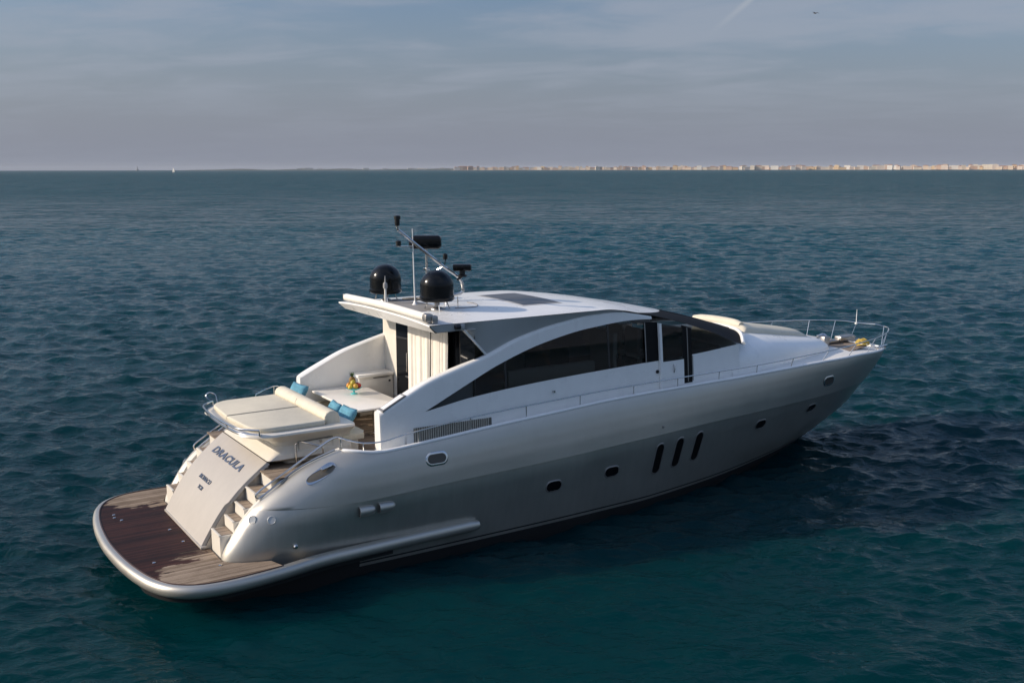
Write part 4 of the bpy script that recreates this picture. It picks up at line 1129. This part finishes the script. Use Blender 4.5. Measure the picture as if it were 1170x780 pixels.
def foredeck_pad():
    rows = []
    for x in np.linspace(17.05, 20.15, 40):
        u = (x - 17.05) / 3.1; hw = 1.10 - .36 * u; h = .27 - .07 * u; endf = min(1, (1 - u) * 9) ** .5 * min(1, u * 30 + .1) ** .5
        row = []
        for a in np.linspace(0, PI, 25):
            y = math.copysign(abs(math.cos(a)) ** .6, math.cos(a)) * hw; y += .12
            row.append((x, y, tzs(x, y) - .03 + h * endf * math.sin(a) ** .55))
        rows.append(row)
    o = MB().grid(rows).build('foredeck_sunpad', M_cush, tk, True, 60)
    P = [Vector((17.1, 1.15, tzs(17.1, 1.1) + .17)), Vector((17.2, .5, tzs(17.2, .5) + .19)), Vector((17.25, -.1, tzs(17.25, 0) + .19)), Vector((17.2, -.7, tzs(17.2, -.7) + .17))]
    MB().tube(P, [.10, .14, .14, .14, .14, .14, .14, .14, .10], 14, False, 8).build('bolster', M_cush, o)
    q = MB(); 
    for (x,) in ((18.1,),):
        q.tube([(x, .25 + .93 * math.cos(a), tzs(x, .25) - .02 + .2 * math.sin(a) ** .6) for a in np.linspace(0.05, PI - .05, 20)], .035, 6)
    q.build('strap', mat('tan_strap', (.35, .28, .18), .8), o)
foredeck_pad()
# ---- bow gear
MB().prism([(20.98, -1.35), (22.55, -.85), (22.7, 0), (22.55, .85), (20.98, 1.35)], 2.66, 2.69).build('anchor_well', M_teak, yacht, False)
wl = empty('windlass', (21.6, 0, 2.69), None, None); wl.parent = None
child(wl, yacht)
def sub(mb, nm, m, p, **k): return mb.build(nm, m, p, **k)
sub(MB().lathe([(.22, 2.69), (.22, 2.74), (.13, 2.77), (.10, 2.86), (.15, 2.92), (.15, 2.97), (.06, 3.0)], (21.55, .1, 0), 20), 'drum', M_chrome, wl)
sub(MB().lathe([(.14, 2.69), (.14, 2.85), (.10, 2.95), (.13, 3.05), (.05, 3.10)], (21.25, -.2, 0), 18), 'capstan', M_chrome, wl)
sub(MB().box(21.5, 22.6, -.08, .08, 2.70, 2.80, .03).box(21.0, 21.25, -.5, -.3, 2.7, 3.05, .04), 'chain_stopper', M_wire, wl)
an = MB().tube([(22.4, .02, 2.78), (23.4, .02, 2.66), (23.75, .0, 2.52)], .055, 8).box(22.2, 22.9, -.14, .14, 2.74, 2.90, .04).build('anchor', M_wire, yacht)
for x, y in ((22.9, 1.05), (23.75, .55), (22.9, -1.05), (23.75, -.55)):
    zq = deckz(x) + .01; cl = MB()
    for d in (-.08, .08): cl.lathe([(.04, 0), (.03, .05), (.03, .10)], (x + d, y, zq), 10)
    cl.tube([(x - .2, y, zq + .13), (x - .08, y, zq + .115), (x + .08, y, zq + .115), (x + .2, y, zq + .13)], [.02, .032, .032, .02], 8)
    cl.build('cleat', M_chrome, yacht)
# coil of yellow line on deck
rp = MB(); P = []
for k in range(150):
    a = k * .33; r = .26 - .0009 * k + .02 * math.sin(k * .7); P.append((22.5 + r * math.cos(a), -.72 + r * .8 * math.sin(a), 2.71 + .0011 * k + .015 * math.sin(k * 1.18)))
rp.tube(P, .018, 6); tag(rp.build('rope_coil', mat('yellow_rope', (.50, .36, .08), .8), None), 'coil of yellow rope lying on the foredeck near the bow', 'rope')
MB().box(21.1, 21.9, .45, 1.0, 2.69, 2.84, .05).build('deck_locker', M_cockpit, yacht)

# ---- rails
def gpoint(x):
    xs_ = [p[0] for p in gunl]; return float(np.interp(x, xs_, [p[1] for p in gunl])), float(np.interp(x, xs_, [p[2] for p in gunl]))
rail_h = pch([(4.9, .20), (5.7, .27), (7, .30), (12, .24), (16, .24), (18.5, .30), (20.5, .40), (22, .52), (23.3, .66), (24.6, .75)])
rail_o = pch([(4.9, -.03), (12, -.02), (16, .0), (19, .08), (21, .16), (22.5, .2), (24.6, .12)])
def rails():
    for s in sides:
        P = []
        if s < 0: P += [(4.16, -2.28, 2.72), (4.28, -2.42, 2.68), (4.55, -2.62, 2.62)]
        else: P += [(4.06, 2.36, 2.56), (4.0, 2.36, 2.74), (4.06, 2.38, 2.80), (4.3, 2.46, 2.86), (4.62, 2.56, 2.88)]
        xs_ = list(np.arange(4.95, 23.4, .45)) + [23.5]
        for x in xs_:
            y, z = gpoint(x); P.append((x + .0, s * (y - .03 + rail_o(x)), z + rail_h(x)))
        if s > 0: P = P + [(23.84, .45, 3.13), (24.02, 0.0, 3.13)]
        else: P = P + [(23.84, -.45, 3.13), (24.02, 0.0, 3.13)]
        rl = MB().tube(P, .016, 8, False, 3).build('guard_rail', M_chrome, yacht)
        for x in (4.55, 5.78, 7.05, 8.5, 10.0, 11.6, 13.0, 14.4, 15.8, 17.2, 18.6, 19.9, 21.2, 22.4, 23.1, 23.55):
            y, z = gpoint(x); ft = (x, s * (y - .05), z + .02)
            lean = .0 if x < 16 else .22 * smooth(16, 20, x)
            x2 = min(x + lean, 23.86); y2, z2 = gpoint(x2)
            tp = (x2, s * (y2 - .03 + rail_o(x2)), z2 + rail_h(x2)) if x > 4.8 else (4.55, s * 2.62, 2.62 if s < 0 else 2.87)
            MB().tube([ft, tp], .012, 8).lathe([(.04, ft[2] - .01), (.03, ft[2] + .015)], (ft[0], ft[1], 0), 10).build('stanchion', M_chrome, rl)
        # looped handrail up the quarter
        L_ = [Vector((crest_x(z) + .02, s * (crest_y(z) - .04), z + .035)) for z in (1.70, 1.90, 2.12, 2.30, 2.44)]
        top = [Vector((x, s * y, z)) for x, y, z in ((4.10, 2.27, 2.72), (3.9, 2.26, 2.65), (3.4, 2.24, 2.37), (2.9, 2.22, 2.09), (2.50, 2.20, 1.86), (2.40, 2.19, 1.76))]
        loop = [Vector((4.2, s * 2.3, 2.5)), Vector((4.19, s * 2.28, 2.68))] + top + [Vector((2.44, s * 2.19, 1.69))] + L_
        MB().tube(loop, .020, 8, False, 5).build('quarter_handrail', M_chrome, yacht)
    MB().tube([(23.72, .52, 3.10), (23.72, .52, 3.58)], [.016, .008], 8).lathe([(.05, 3.10), (.05, 3.15)], (23.72, .52, 0), 10).build('jackstaff', M_white, yacht)
rails()
def fairlead():
    """long oval mooring opening in each quarter"""
    for s in sides:
        def surf(x, z):
            y = yl(x, z); return Vector((x, s * y, z))
        # axis runs along the sloping top of the quarter
        c0, c1 = (3.30, 2.02), (3.88, 2.255)
        XZ = []
        rows = [[], [], [], []]
        for k in range(32):
            a = 2 * PI * k / 32; u = .5 + .5 * math.copysign(abs(math.cos(a)) ** .8, math.cos(a)); w = .06 * math.copysign(abs(math.sin(a)) ** .8, math.sin(a))
            x = c0[0] + (c1[0] - c0[0]) * u - w * .25; z = c0[1] + (c1[1] - c0[1]) * u + w
            XZ.append((x, z)); p = surf(x, z); q = surf(.5 * (c0[0] + c1[0]) + (x - .5 * (c0[0] + c1[0])) * 1.05, .5 * (c0[1] + c1[1]) + (z - .5 * (c0[1] + c1[1])) * 1.3)
            o_ = Vector((-.25, s * .75, .6)).normalized()
            rows[0].append(p + o_ * .004); rows[1].append(p + o_ * .016); rows[2].append(q + o_ * .016); rows[3].append(q + o_ * .002)
        cxx, czz = .5 * (c0[0] + c1[0]), .5 * (c0[1] + c1[1])
        rr_ = [[surf(cxx + (xz[0] - cxx) * q, czz + (xz[1] - czz) * q) + o_ * .009 for xz in XZ] for q in (1.0, .75, .5, .25, .02)]
        g = MB().grid(rr_, closed_v=True).build('fairlead', mat('fairlead_recess', (.13, .115, .09), .4, .3), yacht, False)
        MB().grid(rows, closed_v=True).build('rim', M_chrome, g, True, 60)
        m_ = surf(3.72, 2.22) + Vector((0, s * .02, .012)); MB().tube([m_ + Vector((-.12, s * .0, -.0)), m_ + Vector((.10, 0, .06))], .028, 8).build('roller', M_chrome, g)
fairlead()

# ---- roof gear
def on_roof(x, y): return topz(x, y)
aw = MB().tube([(6.33, -2.08, 5.02), (6.30, 0, 5.06), (6.33, 2.10, 5.02)], .088, 16, False, 8).build('awning_roll', M_awn, yacht)
MB().box(6.24, 6.42, -2.26, -2.085, 4.93, 5.10, .02).box(6.38, 6.52, -2.30, -2.15, 4.90, 5.06, .02).build('end_bracket', M_wire, aw)
MB().box(6.26, 6.40, 2.105, 2.18, 4.94, 5.10, .02).build('end_bracket', M_wire, aw)
for y0, y1 in ((-1.30, -.32), (-.28, .70)):
    for k, (xa, xb) in enumerate(((9.36, 10.40),)):
        rows = [[(x, y, topz(x, y) + .012) for y in np.linspace(y0, y1, 6)] for x in np.linspace(xa, xb, 8)]
        MB().grid(rows).build('roof_hatch', mat('hatch_grey', (.09, .09, .095), .35), rf, True)
rows = [[(x, y, topz(x, y) + .007) for y in np.linspace(-1.36, .76, 10)] for x in np.linspace(9.30, 10.46, 8)]
MB().grid(rows).build('hatch_surround', mat('hatch_frame', (.52, .52, .52), .5), rf, True)
def dome(x, y, sc=1.0):
    zr = topz(x, y); b = zr + .17
    prof = [(.05, b - .02), (.16, b), (.37, b + .03), (.405, b + .07), (.40, b + .14), (.385, b + .15)]
    prof += [(.385, b + .15 + .22 * k / 4) for k in range(1, 5)]
    prof += [(.385 * math.cos(a), b + .37 + .37 * math.sin(a)) for a in np.linspace(.1, PI / 2 - .02, 14)]
    o = MB().lathe(prof, (x, y, 0), 48).build('satellite_dome', M_black, yacht, True, 50)
    MB().lathe([(.17, zr - .01), (.15, zr + .03), (.06, zr + .06), (.06, b), (.14, b)], (x, y, 0), 16).build('base', M_wire, o)
    for a in (2.4, 4.4, 6.0): MB().tube([(x + .30 * math.cos(a), y + .30 * math.sin(a), topz(x, y) - .01), (x + .22 * math.cos(a), y + .22 * math.sin(a), b + .02)], .014, 6).build('strut', M_chrome, o)
dome(7.30, -.82); dome(7.08, 1.42)
# raked light mast
def mast():
    z0 = topz(8.4, .1)
    P = [(8.05, .1, z0 - .01), (8.10, .1, z0 + .12), (8.42, .1, z0 + .17), (8.52, .1, z0 + .26), (8.42, .1, z0 + .55), (7.95, .1, 5.88), (6.88, .1, 6.70), (6.80, .1, 6.78), (6.78, .1, 6.88)]
    o = MB().tube(P, .040, 10, False, 4).build('mast', M_chrome, yacht)
    MB().lathe([(.05, 6.86), (.06, 6.92), (.06, 7.0), (.075, 7.01), (.075, 7.09), (.03, 7.11)], (6.78, .1, 0), 14).build('masthead_light', M_dark, o)
    MB().lathe([(.045, 6.38), (.06, 6.40), (.06, 6.50), (.02, 6.52)], (6.86, .22, 0), 12).build('stern_light', M_dark, o)
    MB().box(6.82, 7.2, .1, .24, 6.36, 6.385, .004).build('bracket', M_chrome, o)
    # open array radar on its own pole
    zr = topz(7.75, .5)
    ra = MB().tube([(7.75, .5, zr - .01), (7.75, .5, 6.25)], .035, 10).build('radar_pole', M_chrome, yacht)
    MB().box(7.70, 7.80, .44, .62, 5.75, 5.80, .01).build('brace', M_chrome, ra)
    MB().tube([(7.75, .5, 5.62), (7.98, .12, 5.84)], .02, 8).build('brace', M_chrome, ra)
    mtx = Matrix.Translation((7.75, .5, 6.42)) @ Matrix.Rotation(R(-35), 4, 'Z')
    MB().box(-.36, .36, -.16, .16, -.16, .17, .09, mtx, 4).build('radar_scanner', M_black, ra, True, 50)
    MB().box(-.42, -.30, -.12, .12, -.14, .12, .05, mtx).build('scanner_end', M_dark, ra)
    # second radar, lower, forward
    zr2 = topz(8.45, .05)
    r2 = MB().tube([(8.30, .0, z0 + .52), (8.44, -.05, z0 + .62)], .03, 8).lathe([(.11, z0 + .60), (.11, z0 + .64), (.07, z0 + .66), (.07, z0 + .74)], (8.42, -.05, 0), 12).build('small_radar', M_dark, yacht)
    MB().box(-.22, .22, -.09, .09, z0 + .735, z0 + .90, .03, Matrix.Translation((8.42, -.05, 0)) @ Matrix.Rotation(R(-38), 4, 'Z')).build('scanner', M_black, r2)
    # all round light
    al = MB().tube([(8.02, .1, 5.82), (8.04, .1, 6.02)], .012, 6).lathe([(.05, 6.02), (.055, 6.05), (.055, 6.14), (.02, 6.17)], (8.04, .1, 0), 12).build('all_round_light', M_dark, o)
    # whip aerial
    zr = topz(7.22, .12)
    MB().tube([(7.22, .12, zr - .01), (7.20, .12, 5.7), (7.18, .12, 6.78)], [.022, .016, .010], 8).lathe([(.09, zr - .005), (.05, zr + .03), (.03, zr + .09)], (7.22, .12, 0), 12).build('whip_aerial', M_white, yacht)
    # GPS aerial near the port dome
    zr = topz(6.9, .9)
    g = MB().tube([(6.75, .75, zr - .01), (6.75, .75, zr + .38)], .028, 8).build('gps_aerial', M_awn, yacht)
    MB().lathe([(.05, zr + .38), (.055, zr + .42), (.05, zr + .50), (.02, zr + .53), (.008, zr + .68)], (6.75, .75, 0), 12).build('aerial_tip', mat('aerial_grey', (.30, .30, .29), .5), g)
    # horn
    h = MB().tube([(7.1, .55, zr + .12), (7.25, .30, zr + .14), (7.45, .0, zr + .16)], [.02, .03, .035, .04, .10], 14, False, 6).build('horn', M_dark, yacht)
    MB().tube([(7.3, .2, zr - .01), (7.3, .2, zr + .12)], .02, 6).build('horn_foot', M_chrome, h)
    for x, y in ((7.75, -1.0), (7.72, -.4), (8.0, -.55), (6.95, 1.1)):
        z = topz(x, y); MB().tube([(x, y, z - .01), (x, y, z + .20)], .012, 6).build('aerial_stub', M_chrome, yacht)
    cab_ = [(7.7, -.95), (8.0, -1.02), (8.3, -.95), (8.45, -.6), (8.40, -.3)]
    MB().tube([(x, y, topz(x, y) + .008) for x, y in cab_], .009, 6, False, 5).build('cable', M_rec, rf)
    rows = [[(x, y, topz(x, y) + .006) for y in np.linspace(-.9, 1.6, 8)] for x in np.linspace(6.75, 7.5, 6)]
    MB().grid(rows).build('gear_tray', mat('tray_grey', (.26, .25, .24), .6), rf, True)
mast()

# ------------------------------------------------------------------ loose things aboard
def pillow(loc, rot, sz, label):
    rows = []
    n = 14
    for i in range(n + 1):
        u = -1 + 2 * i / n; row = []
        for k in range(n + 1):
            v = -1 + 2 * k / n; q = (max(0, 1 - u ** 4) * max(0, 1 - v ** 4)) ** .5
            pin = 1 - .06 * (1 - abs(u)) * abs(v) ** 4; pin2 = 1 - .06 * (1 - abs(v)) * abs(u) ** 4
            row.append((u * pin2 * sz[0] / 2, v * pin * sz[1] / 2, q * sz[2] / 2 + .008 * math.sin(5 * u + 3 * v) * q))
        rows.append(row)
    mb = MB().grid(rows); mb.grid([[(a, b, -c * .9) for a, b, c in r_] for r_ in rows], flip=True)
    o = mb.build('pillow', M_blue, None, True, 80)
    bm = bmesh.new(); bm.from_mesh(o.data); bmesh.ops.remove_doubles(bm, verts=bm.verts, dist=.001); bm.to_mesh(o.data); bm.free()
    o.location = loc; o.rotation_euler = rot; tag(o, label, 'pillow'); return o
pillow((4.86, -.98, 2.74), (0, R(-58), R(4)), (.60, .64, .22), 'blue pillow leaning on the bolster at the starboard end of the seat')
pillow((4.84, -.34, 2.75), (0, R(-60), R(-5)), (.56, .60, .20), 'blue pillow leaning on the bolster beside the table corner')
pillow((4.84, 1.80, 2.80), (R(10), R(-60), R(10)), (.52, .56, .20), 'blue pillow in the port corner by the bronze wall panel')

TT = 2.786
fx, fy = 6.02, 1.10
bw = empty('fruit_bowl', (fx, fy, TT), 'small turquoise footed fruit bowl on the white cockpit table', 'bowl')
o = MB().lathe([(.09, .0), (.085, .012), (.025, .03), (.022, .08), (.06, .095)], (0, 0, 0), 20).build('foot', M_turq, None); o.parent = bw
o = MB().lathe([(.05, .09), (.13, .11), (.20, .15), (.205, .155), (.19, .15), (.12, .125), (.02, .12)], (0, 0, 0), 24).build('dish', M_turq, None); o.parent = bw
def fruit(name, dx, dy, dz, r, colr, label, sx=1.0, group=None):
    m = worn(mat(name + '_skin_' + str(len(MATS)), colr, .45), colr, .25, 12)
    mb = MB().lathe([(r * math.sin(a) * (1 + .05 * math.cos(2 * a)), -r * math.cos(a) * sx) for a in np.linspace(.03, PI - .03, 12)], (0, 0, 0), 16)
    o = mb.build(name, m, None); o.location = (fx + dx, fy + dy, TT + dz); o.rotation_euler = (.4 * dx * 10, .5, dy * 9); tag(o, label, 'fruit'); return o
fruit('orange', -.10, .06, .205, .07, (.62, .26, .03), 'orange at the left of the fruit bowl')
fruit('lemon', -.11, -.05, .195, .058, (.65, .48, .05), 'yellow lemon at the front left of the fruit bowl', 1.3)
fruit('grapefruit', .0, -.10, .20, .068, (.62, .36, .06), 'yellow orange grapefruit at the front of the fruit bowl')
fruit('apple', .10, -.06, .20, .065, (.42, .03, .02), 'red apple at the right of the fruit bowl')
fruit('pomegranate', .11, .05, .20, .062, (.38, .05, .04), 'dark red pomegranate at the far right of the fruit bowl')
fruit('pear', -.02, .01, .275, .06, (.50, .42, .06), 'yellow pear on top of the fruit pile', 1.2)
pa = empty('pineapple', (fx + .0, fy + .09, TT + .2), 'pineapple with green leaf crown standing at the back of the fruit bowl', 'fruit')
body = MB().lathe([(.03, -.04), (.075, .0), (.085, .08), (.075, .16), (.04, .20)], (0, 0, 0), 20).build('body', worn(mat('pineapple_rind', (.30, .17, .04), .7), (.30, .17, .04), .6, 30, None, .8), None); body.parent = pa
lv = MB(); rnd = random.Random(3)
for k in range(18):
    a = k * 2.4; t = .3 + .6 * (k % 6) / 6; ln = .11 + .07 * rnd.random(); d = Vector((math.cos(a) * t, math.sin(a) * t, 1)).normalized(); b = Vector((0, 0, .19)); sd2 = Vector((-math.sin(a), math.cos(a), 0)) * .013
    tip = b + d * ln + Vector((math.cos(a), math.sin(a), -.2)) * .02
    mid = b + d * ln * .5
    lv.add([b - sd2, b + sd2, mid + sd2, tip, mid - sd2, mid + Vector((math.cos(a), math.sin(a), 0)) * -.006], [(0, 1, 2, 5), (0, 5, 4), (5, 2, 3), (4, 5, 3)])
o = lv.build('leaf_crown', mat('pineapple_leaf', (.05, .10, .03), .6), None, False); o.parent = pa

# a bird far up on the right
def bird():
    r = (932 - 585) / F_PX; d = (16 - 390) / F_PX
    Fv = math.cos(PITCH) - d * math.sin(PITCH); U = -math.sin(PITCH) - d * math.cos(PITCH)
    v = Vector((math.cos(HEAD) * Fv + math.sin(HEAD) * r, math.sin(HEAD) * Fv - math.cos(HEAD) * r, U)).normalized()
    p = Vector(CAM) + v * 150
    root = empty('gull', p, 'tiny dark bird flying high in the sky at right', 'bird')
    rows = []
    for x, r_ in ((-.28, .01), (-.2, .035), (-.05, .075), (.1, .07), (.18, .045), (.24, .05), (.30, .03), (.36, .004)):
        rows.append([(x, r_ * math.cos(a), r_ * math.sin(a)) for a in np.linspace(0, 2 * PI, 10, endpoint=False)])
    mb = MB().grid(rows, closed_v=True)
    for s in (-1, 1):
        a = [(.12, s * .05, .02), (.16, s * .32, .13), (.02, s * .72, .03)]; b = [(-.06, s * .05, .02), (-.02, s * .32, .12), (-.03, s * .72, .03)]
        mb.grid([a, b]); mb.grid([[(x, y, z + .012) for x, y, z in a], [(x, y, z + .012) for x, y, z in b]], flip=True)
    o = mb.build('body', mat('gull_grey', (.12, .12, .12), .8), None); o.parent = root; root.rotation_euler = (0, 0, HEAD + .6)
bird()
